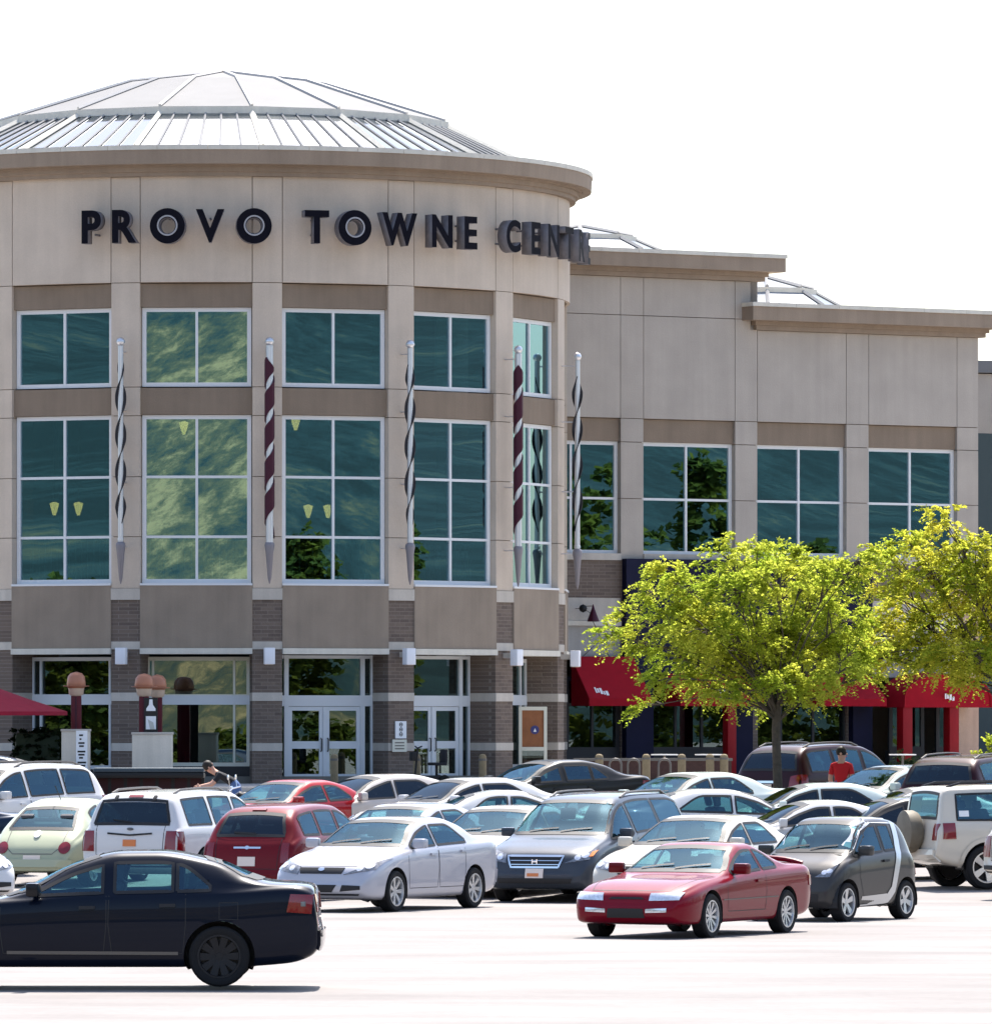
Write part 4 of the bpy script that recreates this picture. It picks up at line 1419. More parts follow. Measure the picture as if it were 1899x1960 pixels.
def dash(car, x, z, w):
    m = MB(); m.box(car.L / 2 - x - 0.3, car.L / 2 - x + 0.3, -w, w, z - 0.25, z, 0.05); add_part(car, 'dashboard', m, 'plastic_black', 50)


def floor_pan(car):
    m = MB(); m.box(-car.L / 2 + 0.5, car.L / 2 - 0.9, -car.W / 2 + 0.42, car.W / 2 - 0.42, car.sill, car.sill + 0.1); add_part(car, 'floor_pan', m, 'plastic_black', False)


def plate(car, d, z, key='plate', u=0.0, w=0.155, h=0.075):
    car.panel('license_plate', key, d, car.quad((u - w, z - h), (u + w, z - h), (u - w, z + h), (u + w, z + h), 3, 3), 0.015)


def emblem(car, d, z, w=0.07, h=0.035, key='chrome'):
    g = []
    for r in (0.02, 0.5, 1.0):
        g.append([(w * r * math.cos(2 * math.pi * k / 16), z + h * r * math.sin(2 * math.pi * k / 16)) for k in range(17)])
    car.panel('emblem', key, d, g, 0.022)


def wipers(car, z0, w):
    for u0, u1 in ((-0.05 * w, -0.8 * w), (0.75 * w, 0.05 * w)):
        car.strip('wiper', 'black', 'F', [(u0, z0 + 0.015), ((u0 + u1) / 2, z0 + 0.05), (u1, z0 + 0.07)], 0.02, 0.02)


def roof_rails(car, x0, x1, key='plastic_black', up=0.05, yk=0.62):
    for sg in (-1, 1):
        y = sg * car.W / 2 * yk
        pts = []
        for k in range(9):
            x = x0 + (x1 - x0) * k / 8
            p, n = car.hit('T', x, y)
            lift = up if 0 < k < 8 else 0.0
            pts.append(car.out((p.x, p.y, p.z + lift)))
        m = MB(); m.tube(pts, 0.022, 6); add_part(car, 'roof_rail', m, key, 50)
paint('paint_navy', (0.0013, 0.004, 0.013), 0.1, 0.4)
paint('paint_silver', (0.42, 0.42, 0.46), 0.4, 0.35)
paint('paint_red', (0.17, 0.001, 0.011), 0.0, 0.4)
paint('paint_grey', (0.05, 0.048, 0.047), 0.4, 0.35)
paint('paint_slate', (0.05, 0.058, 0.072), 0.4, 0.35)
paint('paint_white', (0.60, 0.585, 0.57), 0.0, 0.4)
paint('paint_cream', (0.56, 0.51, 0.43), 0.0, 0.4)
paint('paint_pearl', (0.50, 0.45, 0.41), 0.2, 0.4)
paint('paint_maroon', (0.13, 0.002, 0.006), 0.2, 0.4)
paint('paint_darkmaroon', (0.022, 0.002, 0.004), 0.2, 0.4)
paint('paint_green', (0.36, 0.38, 0.26), 0.1, 0.4)
paint('paint_black', (0.012, 0.012, 0.014), 0.1, 0.35)
paint('paint_mint', (0.55, 0.60, 0.55), 0.2, 0.4)
paint('paint_bright_red', (0.32, 0.002, 0.006), 0.1, 0.4)
paint('paint_charcoal', (0.025, 0.025, 0.027), 0.35, 0.38)
paint('paint_midblue', (0.006, 0.016, 0.04), 0.3, 0.38)


def sedan(L=4.5, W=1.78, H=1.46, xf=0.88, xr=3.52, R=0.315, a0=1.15, a1=1.95, r0=2.35, r1=2.9, c0=3.32, c1=3.98, deck=1.08, hood=0.97, belt0=0.90, belt1=0.99, wins=None, nose=0.70, doors=None, taper=0.5, **kw):
    top = [(0, 0.46), (0.035, 0.60), (0.14, nose), (0.6, nose + (hood - nose) * 0.62), (a0, hood), (a1, H - 0.10), (r0, H - 0.008), (r1, H - 0.003), (c0, H - 0.095), (c1, deck + 0.03), (L - 0.10, deck - 0.005), (L - 0.035, deck - 0.07), (L, deck - 0.42)]
    belt = [(0, 0.43), (0.06, 0.55), (0.2, nose - 0.05), (a0, belt0), (2.3, (belt0 + belt1) / 2 + 0.015), (c0, belt1), (L - 0.3, deck - 0.04), (L - 0.06, deck - 0.10), (L, deck - 0.46)]
    bot = [(0, 0.30), (0.10, 0.22), (0.5, 0.19), (xf, 0.2), (xr, 0.2), (L - 0.35, 0.24), (L - 0.08, 0.32), (L, 0.40)]
    c = Car(L=L, W=W, top=top, belt=belt, bot=bot, wheels=(xf, xr, R), seatx=2.1, benchx=3.0, seatz=0.46, mirx=a0 + 0.42, **kw)
    wins = wins or [(None, 2.26), (2.34, c0 - 0.06)]
    c.side_windows(wins, taper=taper)
    c.screen('windshield', 'F', hood + 0.05, H - 0.07, W * 0.405, W * 0.315)
    c.screen('rear_window', 'B', deck + 0.07, H - 0.10, W * 0.365, W * 0.29)
    door_lines(c, doors or [(a0 + 0.18, 2.30), (2.32, c0 - 0.15)])
    wipers(c, hood + 0.05, W * 0.36)
    dash(c, a0 + 0.35, hood - 0.02, W * 0.36)
    floor_pan(c)
    yb_ = W * 0.40
    c.strip('bonnet_seam', 'plastic_black', 'T', [(0.16, -yb_ * 0.80), (0.5, -yb_ * 0.92), (a0 + 0.02, -yb_ * 0.98)], 0.010, 0.002)
    c.strip('bonnet_seam', 'plastic_black', 'T', [(0.16, yb_ * 0.80), (0.5, yb_ * 0.92), (a0 + 0.02, yb_ * 0.98)], 0.010, 0.002)
    c.strip('bonnet_seam', 'plastic_black', 'F', [(-yb_ * 0.8, nose - 0.005), (yb_ * 0.8, nose - 0.005)], 0.008, 0.002)
    c.strip('boot_seam', 'plastic_black', 'B', [(-W * 0.40, deck - 0.10), (-W * 0.38, 0.66), (W * 0.38, 0.66), (W * 0.40, deck - 0.10)], 0.010, 0.003)
    c.panel('bumper', 'paint', 'B', c.quad((-W * 0.43, 0.40), (W * 0.43, 0.40), (-W * 0.44, 0.60), (W * 0.44, 0.60), 13, 5), 0.03)
    return c


# --- silver saloon, the front well seen
kia = sedan(L=4.48, W=1.775, H=1.46, xf=0.88, xr=3.53, R=0.32, a0=1.12, a1=1.92, r0=2.35, r1=2.85, c0=3.36, c1=3.98, deck=1.10, hood=0.98, nose=0.72, belt0=0.92, belt1=1.02)
kia.both('headlight', 'lamp_clear', 'F', (0.40, 0.585), (0.84, 0.66), (0.38, 0.70), (0.86, 0.83))
kia.panel('grille', 'plastic_black', 'F', kia.quad((-0.36, 0.60), (0.36, 0.60), (-0.39, 0.69), (0.39, 0.69), 9, 4), 0.012)
emblem(kia, 'F', 0.66, 0.055, 0.026)
kia.panel('lower_intake', 'plastic_black', 'F', kia.quad((-0.22, 0.32), (0.22, 0.32), (-0.3, 0.43), (0.3, 0.43), 9, 4), 0.008)
kia.both('fog_recess', 'plastic_black', 'F', (0.36, 0.33), (0.70, 0.36), (0.40, 0.43), (0.70, 0.42), 0.008)
kia.both('taillight', 'lamp_red', 'B', (0.45, 0.80), (0.80, 0.78), (0.45, 0.93), (0.79, 0.98))
kia.panel('front_spoiler', 'plastic_black', 'F', kia.quad((-0.66, 0.27), (0.66, 0.27), (-0.68, 0.295), (0.68, 0.295), 11, 3), 0.006)
handles(kia, (2.02, 3.05)); plate(kia, 'B', 0.62)
kia.finish()

# --- dark blue saloon, side-on
jet = sedan(L=4.68, W=1.78, H=1.46, xf=0.86, xr=3.62, R=0.325, a0=1.22, a1=2.15, r0=2.55, r1=2.95, c0=3.52, c1=4.16, deck=1.10, hood=0.95, nose=0.72, belt0=0.91, belt1=1.00, wins=[(None, 2.37), (2.50, 3.12), (3.17, 3.52)], doors=[(1.28, 2.41), (2.44, 3.26)], rr=0.86, rl=0.32, taper=0.98)
jet.both('headlight', 'lamp_clear', 'F', (0.48, 0.58), (0.80, 0.62), (0.46, 0.70), (0.82, 0.76))
jet.panel('grille', 'plastic_black', 'F', jet.quad((-0.38, 0.48), (0.38, 0.48), (-0.42, 0.68), (0.42, 0.68), 9, 4), 0.012)
for d in 'LR':
    jet.panel('taillight', 'lamp_red', d, jet.quad((4.34, 0.80), (4.60, 0.78), (4.38, 0.99), (4.62, 0.98), 6, 5), 0.014)
    jet.panel('reflector', 'lamp_clear', d, jet.quad((4.49, 0.86), (4.54, 0.86), (4.49, 0.91), (4.54, 0.91), 3, 3), 0.02)
    jet.strip('sill_moulding', 'steel_grey', d, [(1.35, 0.37), (3.18, 0.36)], 0.035, 0.014)
    jet.strip('fuel_seam', 'plastic_black', d, [(3.62, 0.72), (3.82, 0.72), (3.82, 0.9), (3.62, 0.9)], 0.008, 0.002, True)
jet.both('taillight', 'lamp_red', 'B', (0.42, 0.82), (0.76, 0.80), (0.42, 0.98), (0.76, 0.99))
handles(jet, (2.12, 2.98), 'plastic_black', -0.15); plate(jet, 'B', 0.66)
jet.panel('rear_bumper_trim', 'plastic_black', 'B', jet.quad((-0.7, 0.42), (0.7, 0.42), (-0.72, 0.50), (0.72, 0.50), 9, 3), 0.012)
jet.finish()

# --- red coupe
pre = sedan(L=4.44, W=1.765, H=1.29, xf=0.90, xr=3.45, R=0.305, a0=1.32, a1=2.08, r0=2.42, r1=2.72, c0=3.10, c1=3.72, deck=0.97, hood=0.86, nose=0.665, belt0=0.80, belt1=0.90, wins=[(None, 2.62), (2.70, 3.18)], doors=[(1.42, 2.72)], tum=0.42, fr=0.70, fl=0.6, drop=0.085)
pre.seatz = 0.34; pre.seatx = 2.2; pre.benchx = 2.95
pre.both('headlight', 'lamp_bulb', 'F', (0.34, 0.525), (0.75, 0.535), (0.35, 0.62), (0.77, 0.63), 0.016)
pre.both('turn_signal', 'lamp_bulb', 'F', (0.30, 0.365), (0.60, 0.375), (0.30, 0.415), (0.60, 0.43))
pre.panel('grille', 'plastic_black', 'F', pre.quad((-0.27, 0.545), (0.27, 0.545), (-0.22, 0.575), (0.22, 0.575), 7, 3), 0.008)
pre.panel('lower_intake', 'plastic_black', 'F', pre.quad((-0.28, 0.30), (0.28, 0.30), (-0.26, 0.42), (0.26, 0.42), 7, 3), 0.008)
for d in 'LR':
    pre.strip('side_moulding', 'lamp_amber' if False else 'steel_grey', d, [(1.25, 0.52), (3.1, 0.53)], 0.014, 0.012)
    pre.panel('taillight', 'lamp_red', d, pre.quad((4.18, 0.66), (4.40, 0.66), (4.16, 0.80), (4.38, 0.80), 5, 4), 0.012)
pre.both('taillight', 'lamp_red', 'B', (0.38, 0.66), (0.76, 0.66), (0.38, 0.80), (0.76, 0.80))
handles(pre, (2.38,), 'paint', -0.14); plate(pre, 'B', 0.58)
sp = MB(); pts = [pre.out((4.26, y, 1.035 - 0.07 * abs(y / 0.72) ** 3)) for y in np.linspace(-0.74, 0.74, 13)]
sp.tube(pts, 0.035, 8); sp.tube([pre.out((4.24, -0.6, 0.93)), pre.out((4.26, -0.6, 1.0))], 0.03, 6); sp.tube([pre.out((4.24, 0.6, 0.93)), pre.out((4.26, 0.6, 1.0))], 0.03, 6)
add_part(pre, 'spoiler', sp, 'paint')
pre.finish()

# --- two-seat microcar
sma = Car(L=2.70, W=1.56, top=[(0, 0.52), (0.04, 0.70), (0.18, 0.83), (0.56, 1.0), (1.12, 1.42), (1.4, 1.525), (1.8, 1.54), (2.25, 1.50), (2.48, 1.38), (2.62, 1.0), (2.70, 0.55)],
          belt=[(0, 0.48), (0.1, 0.66), (0.5, 0.90), (1.2, 0.97), (2.2, 1.02), (2.6, 0.9), (2.7, 0.5)], bot=[(0, 0.30), (0.1, 0.22), (0.4, 0.2), (2.3, 0.22), (2.6, 0.28), (2.7, 0.38)],
          wheels=(0.44, 2.28, 0.29), tum=0.26, fr=0.72, fl=0.5, rl=0.35, drop=0.10, seatx=1.55, benchx=None, seatz=0.55, mirx=0.86)
sma.side_windows([(None, 1.58), (1.66, 1.98)])
sma.screen('windshield', 'F', 1.04, 1.45, 0.66, 0.54)
sma.screen('rear_window', 'B', 1.05, 1.38, 0.56, 0.48)
for d in 'LR':
    pts = [(2.18, 1.44), (2.12, 1.2), (2.02, 0.95), (1.92, 0.7), (1.84, 0.46), (1.68, 0.33), (0.86, 0.30)]
    i = sma.strip('safety_cell_band', 'rim_silver', d, pts, 0.14, 0.010)
    sma.strip('safety_cell_band', 'rim_silver', d, [(0.78, 1.09), (1.12, 1.36), (1.5, 1.48), (2.18, 1.46)], 0.075, 0.008)
    sma.strip('door_seam', 'plastic_black', d, [(0.80, 1.0), (0.80, 0.65), (0.92, 0.36)], 0.012, 0.002)
sma.both('headlight', 'lamp_clear', 'F', (0.42, 0.66), (0.64, 0.66), (0.46, 0.82), (0.68, 0.86), 0.014)
sma.panel('grille', 'plastic_black', 'F', sma.quad((-0.26, 0.50), (0.26, 0.50), (-0.26, 0.62), (0.26, 0.62), 7, 3), 0.008)
sma.panel('lower_intake', 'plastic_black', 'F', sma.quad((-0.5, 0.30), (0.5, 0.30), (-0.5, 0.42), (0.5, 0.42), 7, 3), 0.008)
emblem(sma, 'F', 0.56, 0.05, 0.05)
sma.both('taillight', 'lamp_red', 'B', (0.56, 0.66), (0.72, 0.66), (0.56, 0.95), (0.70, 0.95))
handles(sma, (1.52,), 'plastic_black', -0.14); wipers(sma, 1.04, 0.55); dash(sma, 0.85, 1.0, 0.6); floor_pan(sma); plate(sma, 'F', 0.36)
sma.finish()


def van(L, W, H, xf, xr, R, top, belt, wins, ws, rw, tint=(), seatx=2.2, benchx=3.2, seatz=0.62, mirx=1.5, doors=(), botz=0.22, dashx=1.6, dashz=1.05, rkey='glass', **kw):
    bot = [(0, botz + 0.12), (0.1, botz + 0.03), (0.5, botz), (L - 0.5, botz + 0.02), (L - 0.1, botz + 0.12), (L, botz + 0.2)]
    c = Car(L=L, W=W, top=top, belt=belt, bot=bot, wheels=(xf, xr, R), seatx=seatx, benchx=benchx, seatz=seatz, mirx=mirx, sill=botz + 0.02, **kw)
    c.side_windows(wins, tint)
    c.screen('windshield', 'F', *ws)
    c.screen('rear_window', 'B', *rw, key=rkey)
    door_lines(c, doors); wipers(c, ws[0], ws[2] * 0.85); dash(c, dashx, dashz, W * 0.36); floor_pan(c)
    return c


ody = van(5.13, 1.96, 1.75, 1.0, 4.0, 0.345, [(0, 0.52), (0.04, 0.70), (0.15, 0.83), (0.7, 1.0), (1.02, 1.08), (1.85, 1.58), (2.25, 1.70), (3.0, 1.75), (4.3, 1.735), (4.85, 1.62), (5.03, 1.15), (5.13, 0.6)],
          [(0, 0.48), (0.1, 0.66), (0.4, 0.83), (1.1, 0.98), (2.2, 1.06), (4.0, 1.13), (4.8, 1.15), (5.05, 0.95), (5.13, 0.55)], [(None, 2.25), (2.36, 3.5), (3.6, 4.72)], (1.12, 1.62, 0.80, 0.66), (1.2, 1.62, 0.74, 0.64),
          (), 2.25, 3.3, 0.62, 1.55, [(1.30, 2.32), (2.34, 3.55)], dashx=1.65, dashz=1.08, rkey='glass_dark')
ody.both('headlight', 'lamp_clear', 'F', (0.50, 0.66), (0.88, 0.72), (0.52, 0.80), (0.90, 0.90))
ody.both('turn_signal', 'lamp_amber', 'F', (0.86, 0.76), (0.91, 0.77), (0.87, 0.84), (0.92, 0.86), 0.018, 3, 3)
ody.panel('grille', 'plastic_black', 'F', ody.quad((-0.40, 0.60), (0.40, 0.60), (-0.46, 0.76), (0.46, 0.76), 9, 4), 0.010)
ody.strip('grille_surround', 'chrome', 'F', [(-0.41, 0.595), (0.41, 0.595), (0.48, 0.77), (-0.48, 0.77)], 0.03, 0.022, True)
for z in (0.64, 0.70): ody.strip('grille_bar', 'chrome', 'F', [(-0.42, z), (0.42, z)], 0.012, 0.018)
eg = MB()
ex, _ = ody.hit('F', 0, 0.69)
for a in ((-0.048, -0.03), (0.03, 0.048)): eg.box(ody.L / 2 - ex.x + 0.02, ody.L / 2 - ex.x + 0.04, a[0], a[1], 0.65, 0.725)
eg.box(ody.L / 2 - ex.x + 0.02, ody.L / 2 - ex.x + 0.039, -0.03, 0.03, 0.68, 0.697)
add_part(ody, 'emblem', eg, 'chrome', False)
ody.panel('lower_intake', 'plastic_black', 'F', ody.quad((-0.62, 0.34), (0.62, 0.34), (-0.66, 0.42), (0.66, 0.42), 9, 4), 0.008)
plate(ody, 'F', 0.50, 'plate', 0.0); plate(ody, 'F', 0.49, 'plate_orange', 0.02, 0.10, 0.04)
ody.both('taillight', 'lamp_red', 'B', (0.66, 0.95), (0.86, 0.9), (0.68, 1.3), (0.8, 1.3))
handles(ody, (2.05, 2.55), 'paint'); roof_rails(ody, 2.4, 4.6, 'steel_grey')
ody.finish()

jgc = van(4.74, 1.86, 1.72, 0.92, 3.70, 0.365, [(0, 0.62), (0.03, 0.85), (0.12, 0.98), (1.2, 1.11), (1.85, 1.58), (2.15, 1.68), (3.0, 1.72), (4.25, 1.70), (4.45, 1.62), (4.62, 1.18), (4.69, 1.05), (4.74, 0.62)],
          [(0, 0.56), (0.06, 0.8), (0.2, 0.93), (1.2, 1.04), (2.5, 1.09), (4.3, 1.12), (4.66, 1.06), (4.74, 0.58)], [(None, 2.3), (2.42, 3.2), (3.34, 4.22)], (1.16, 1.6, 0.72, 0.60), (1.18, 1.58, 0.70, 0.60),
          (), 2.2, 3.1, 0.70, 1.55, [(1.35, 2.35), (2.38, 3.25)], 0.30, dashz=1.1, tum=0.26, fr=0.84, rr=0.88, fl=0.4, rl=0.3, rkey='glass_dark')
jgc.both('taillight', 'lamp_red', 'B', (0.66, 0.72), (0.86, 0.72), (0.68, 1.06), (0.85, 1.06), 0.014)
for d in 'LR': jgc.panel('taillight', 'lamp_red', d, jgc.quad((4.50, 0.72), (4.70, 0.72), (4.50, 1.05), (4.66, 1.05), 5, 4), 0.014)
jgc.both('headlight', 'lamp_clear', 'F', (0.5, 0.78), (0.82, 0.8), (0.5, 0.94), (0.82, 0.95))
jgc.panel('grille', 'plastic_black', 'F', jgc.quad((-0.42, 0.76), (0.42, 0.76), (-0.42, 0.93), (0.42, 0.93), 9, 4), 0.008)
jgc.panel('brake_light', 'lamp_red', 'B', jgc.quad((-0.13, 1.615), (0.13, 1.615), (-0.13, 1.645), (0.13, 1.645), 5, 3), 0.02)
plate(jgc, 'B', 0.86, 'plate_orange', 0.0, 0.12, 0.055); jgc.strip('tailgate_handle', 'plastic_black', 'B', [(-0.42, 1.02), (0, 0.99), (0.42, 1.02)], 0.03, 0.012)
emblem(jgc, 'B', 1.09, 0.06, 0.02, 'steel_grey'); jgc.strip('wiper', 'black', 'B', [(0.0, 1.2), (-0.35, 1.24)], 0.025, 0.02)
for sg in (-0.36, 0.36): jgc.panel('hinge', 'plastic_black', 'B', jgc.quad((sg - 0.03, 1.56), (sg + 0.03, 1.56), (sg - 0.03, 1.64), (sg + 0.03, 1.64), 3, 3), 0.02)
jgc.panel('bumper_trim', 'plastic_black', 'B', jgc.quad((-0.8, 0.46), (0.8, 0.46), (-0.82, 0.58), (0.82, 0.58), 9, 3), 0.012)
jgc.strip('tailgate_seam', 'plastic_black', 'B', [(-0.64, 1.15), (-0.62, 0.66), (0.62, 0.66), (0.64, 1.15)], 0.012, 0.003)
handles(jgc, (2.05, 2.98), 'paint'); roof_rails(jgc, 2.3, 4.2, 'steel_grey')
jgc.finish()

lib = van(4.43, 1.82, 1.78, 0.85, 3.50, 0.375, [(0, 0.66), (0.03, 0.9), (0.12, 1.02), (1.15, 1.15), (1.68, 1.62), (1.95, 1.73), (2.8, 1.78), (4.1, 1.76), (4.24, 1.7), (4.33, 1.2), (4.38, 1.05), (4.43, 0.65)],
          [(0, 0.6), (0.06, 0.85), (0.2, 0.98), (1.2, 1.08), (2.5, 1.13), (4.0, 1.15), (4.36, 1.05), (4.43, 0.6)], [(None, 2.2), (2.32, 3.02), (3.28, 4.02)], (1.2, 1.66, 0.70, 0.60), (1.22, 1.65, 0.66, 0.62),
          (), 2.1, 3.0, 0.74, 1.45, [(1.25, 2.25), (2.28, 3.1)], 0.36, dashz=1.12, tum=0.12, fr=0.88, rr=0.93, fl=0.35, rl=0.18, drop=0.12)
for d in 'LR':
    lib.panel('taillight', 'lamp_red', d, lib.quad((4.06, 0.86), (4.30, 0.86), (4.07, 1.13), (4.28, 1.13), 5, 4), 0.014)
    a = [(3.5 + 0.47 * math.cos(R_(t)), 0.375 + 0.47 * math.sin(R_(t))) for t in range(0, 181, 12)]; lib.strip('arch_flare', 'paint', d, a, 0.07, 0.02)
    a = [(0.85 + 0.47 * math.cos(R_(t)), 0.375 + 0.47 * math.sin(R_(t))) for t in range(0, 181, 12)]; lib.strip('arch_flare', 'paint', d, a, 0.07, 0.02)
    lib.panel('window_sticker', 'sign_white', d, lib.quad((3.8, 1.24), (3.98, 1.24), (3.8, 1.34), (3.98, 1.34), 3, 3), 0.0045, None, False)
lib.both('taillight', 'lamp_red', 'B', (0.68, 0.84), (0.84, 0.84), (0.68, 1.12), (0.83, 1.12))
spw = MB(); spw.lathe([(0.0, 0.16), (0.26, 0.16), (0.33, 0.13), (0.365, 0.06), (0.365, -0.1), (0.30, -0.12), (0.0, -0.12)], 28, 'x', (-4.43 / 2 - 0.13, 0.0, 0.98)); add_part(lib, 'spare_wheel_cover', spw, 'cover', 40)
lib.panel('bumper_trim', 'paint', 'B', lib.quad((-0.84, 0.5), (0.84, 0.5), (-0.84, 0.68), (0.84, 0.68), 9, 3), 0.05)
handles(lib, (1.95, 2.8), 'paint'); roof_rails(lib, 2.0, 4.1, 'plastic_black', 0.06)
lib.both('headlight', 'lamp_clear', 'F', (0.45, 0.82), (0.66, 0.82), (0.45, 0.98), (0.66, 0.98))
lib.finish()

ptc = van(4.29, 1.72, 1.60, 0.85, 3.47, 0.32, [(0, 0.5), (0.03, 0.75), (0.15, 0.88), (0.9, 1.03), (1.15, 1.1), (1.72, 1.47), (2.05, 1.57), (2.7, 1.60), (3.55, 1.55), (3.85, 1.42), (4.12, 1.05), (4.24, 0.85), (4.29, 0.5)],
          [(0, 0.44), (0.06, 0.66), (0.3, 0.83), (1.2, 1.0), (2.5, 1.05), (3.8, 1.07), (4.15, 0.96), (4.29, 0.46)], [(None, 2.2), (2.3, 3.0), (3.1, 3.72)], (1.15, 1.5, 0.62, 0.52), (1.1, 1.45, 0.60, 0.50),
          (), 2.1, 2.95, 0.55, 1.5, [(1.3, 2.24), (2.27, 3.0)], 0.22, dashz=1.06, tum=0.3, fr=0.6, fl=0.7, rr=0.8, rl=0.5, rkey='glass_dark')
ptc.both('taillight', 'lamp_red', 'B', (0.60, 0.66), (0.74, 0.66), (0.60, 0.98), (0.72, 0.98))
emblem(ptc, 'B', 0.90, 0.04, 0.03); ptc.strip('emblem_wing', 'chrome', 'B', [(-0.24, 0.90), (0.24, 0.90)], 0.03, 0.016)
ptc.panel('brake_light', 'lamp_red', 'B', ptc.quad((-0.12, 1.49), (0.12, 1.49), (-0.12, 1.515), (0.12, 1.515), 5, 3), 0.02)
ptc.strip('tailgate_seam', 'plastic_black', 'B', [(-0.58, 1.05), (-0.54, 0.56), (0.54, 0.56), (0.58, 1.05)], 0.010, 0.003)
ptc.strip('wiper', 'black', 'B', [(0.1, 1.12), (-0.3, 1.14)], 0.03, 0.02); plate(ptc, 'B', 0.68)
handles(ptc, (1.95, 2.75), 'paint')
ptc.finish()

bee = van(4.08, 1.72, 1.50, 0.80, 3.31, 0.33, [(0, 0.42), (0.05, 0.60), (0.2, 0.76), (0.6, 0.92), (0.98, 1.02), (1.55, 1.36), (1.95, 1.48), (2.3, 1.50), (2.75, 1.44), (3.2, 1.25), (3.6, 1.0), (3.9, 0.78), (4.03, 0.62), (4.08, 0.42)],
          [(0, 0.38), (0.1, 0.56), (0.4, 0.74), (1.0, 0.90), (2.3, 0.95), (3.2, 0.95), (3.8, 0.78), (4.0, 0.58), (4.08, 0.38)], [(None, 2.35), (2.45, 2.95)], (1.08, 1.42, 0.62, 0.52), (1.0, 1.34, 0.58, 0.48),
          (), 2.0, 2.8, 0.48, 1.4, [(1.15, 2.42)], 0.22, dashz=1.0, tum=0.4, fr=0.55, fl=0.8, rr=0.55, rl=0.9)
emblem(bee, 'B', 0.90, 0.06, 0.06)
def disc(u0, z0, r):
    return [[(u0 + q * r * math.cos(2 * math.pi * k / 16), z0 + q * r * math.sin(2 * math.pi * k / 16)) for k in range(17)] for q in (0.02, 0.5, 1.0)]
for sg in (-1, 1): bee.panel('taillight', 'lamp_red', 'B', disc(sg * 0.56, 0.68, 0.10), 0.015)
for sg in (-1, 1): bee.panel('headlight', 'lamp_clear', 'F', disc(sg * 0.5, 0.66, 0.11), 0.015)
bee.strip('tailgate_seam', 'steel_grey', 'B', [(-0.52, 0.98), (-0.50, 0.7), (-0.36, 0.58), (0.36, 0.58), (0.50, 0.7), (0.52, 0.98)], 0.014, 0.003)
bee.panel('bumper_trim', 'paint', 'B', bee.quad((-0.66, 0.36), (0.66, 0.36), (-0.68, 0.48), (0.68, 0.48), 9, 3), 0.05); plate(bee, 'B', 0.48)
an = MB(); an.tube([bee.out((2.6, 0, 1.46)), bee.out((2.9, 0, 1.72))], 0.008, 5); add_part(bee, 'antenna', an, 'black')
handles(bee, (2.1,), 'paint')
bee.finish()

suv = van(4.78, 1.90, 1.78, 0.95, 3.72, 0.37, [(0, 0.62), (0.03, 0.82), (0.12, 0.96), (0.8, 1.10), (1.2, 1.16), (1.9, 1.62), (2.25, 1.73), (3.0, 1.78), (4.1, 1.75), (4.42, 1.62), (4.66, 1.2), (4.73, 1.02), (4.78, 0.65)],
          [(0, 0.56), (0.06, 0.76), (0.2, 0.9), (1.2, 1.08), (2.5, 1.13), (4.2, 1.16), (4.68, 1.05), (4.78, 0.6)], [(None, 2.35), (2.46, 3.38), (3.48, 4.28)], (1.2, 1.66, 0.74, 0.62), (1.24, 1.62, 0.72, 0.60),
          (), 2.25, 3.15, 0.72, 1.6, [(1.4, 2.4), (2.42, 3.42)], 0.30, dashz=1.14, tum=0.28, fr=0.8, rr=0.84, fl=0.45, rl=0.35, rkey='glass_dark')
suv.both('taillight', 'lamp_red', 'B', (0.62, 0.88), (0.86, 0.86), (0.64, 1.10), (0.86, 1.14), 0.014)
suv.both('reverse_light', 'lamp_clear', 'B', (0.64, 0.80), (0.82, 0.80), (0.64, 0.87), (0.84, 0.87), 0.014)
for d in 'LR': suv.panel('taillight', 'lamp_red', d, suv.quad((4.50, 0.86), (4.72, 0.86), (4.48, 1.13), (4.70, 1.13), 5, 4), 0.014)
suv.strip('tailgate_trim', 'chrome', 'B', [(-0.3, 0.98), (0.3, 0.98)], 0.05, 0.016); plate(suv, 'B', 0.86)
suv.both('headlight', 'lamp_clear', 'F', (0.5, 0.74), (0.84, 0.78), (0.5, 0.88), (0.86, 0.94))
suv.panel('grille', 'plastic_black', 'F', suv.quad((-0.42, 0.66), (0.42, 0.66), (-0.42, 0.86), (0.42, 0.86), 9, 4), 0.008)
handles(suv, (2.1, 3.1), 'paint'); roof_rails(suv, 2.3, 4.2, 'steel_grey')
suv.finish()

cam_ = sedan(L=4.78, W=1.82, H=1.47, xf=0.95, xr=3.70, R=0.325, a0=1.2, a1=2.1, r0=2.5, r1=3.0, c0=3.5, c1=4.2, deck=1.10, hood=0.98, nose=0.72, belt0=0.92, belt1=1.0, wins=[(None, 2.42), (2.5, 3.45)], doors=[(1.4, 2.46), (2.48, 3.3)])
cam_.both('headlight', 'lamp_clear', 'F', (0.46, 0.60), (0.82, 0.66), (0.44, 0.71), (0.84, 0.78))
cam_.panel('grille', 'plastic_black', 'F', cam_.quad((-0.36, 0.56), (0.36, 0.56), (-0.40, 0.68), (0.40, 0.68), 9, 4), 0.012)
cam_.both('taillight', 'lamp_red', 'B', (0.48, 0.80), (0.80, 0.80), (0.46, 0.93), (0.80, 0.98))
for d in 'LR': cam_.panel('taillight', 'lamp_red', d, cam_.quad((4.48, 0.80), (4.68, 0.80), (4.50, 0.95), (4.70, 0.93), 5, 4), 0.012)
handles(cam_, (2.15, 3.15)); plate(cam_, 'B', 0.62)
cam_.finish()
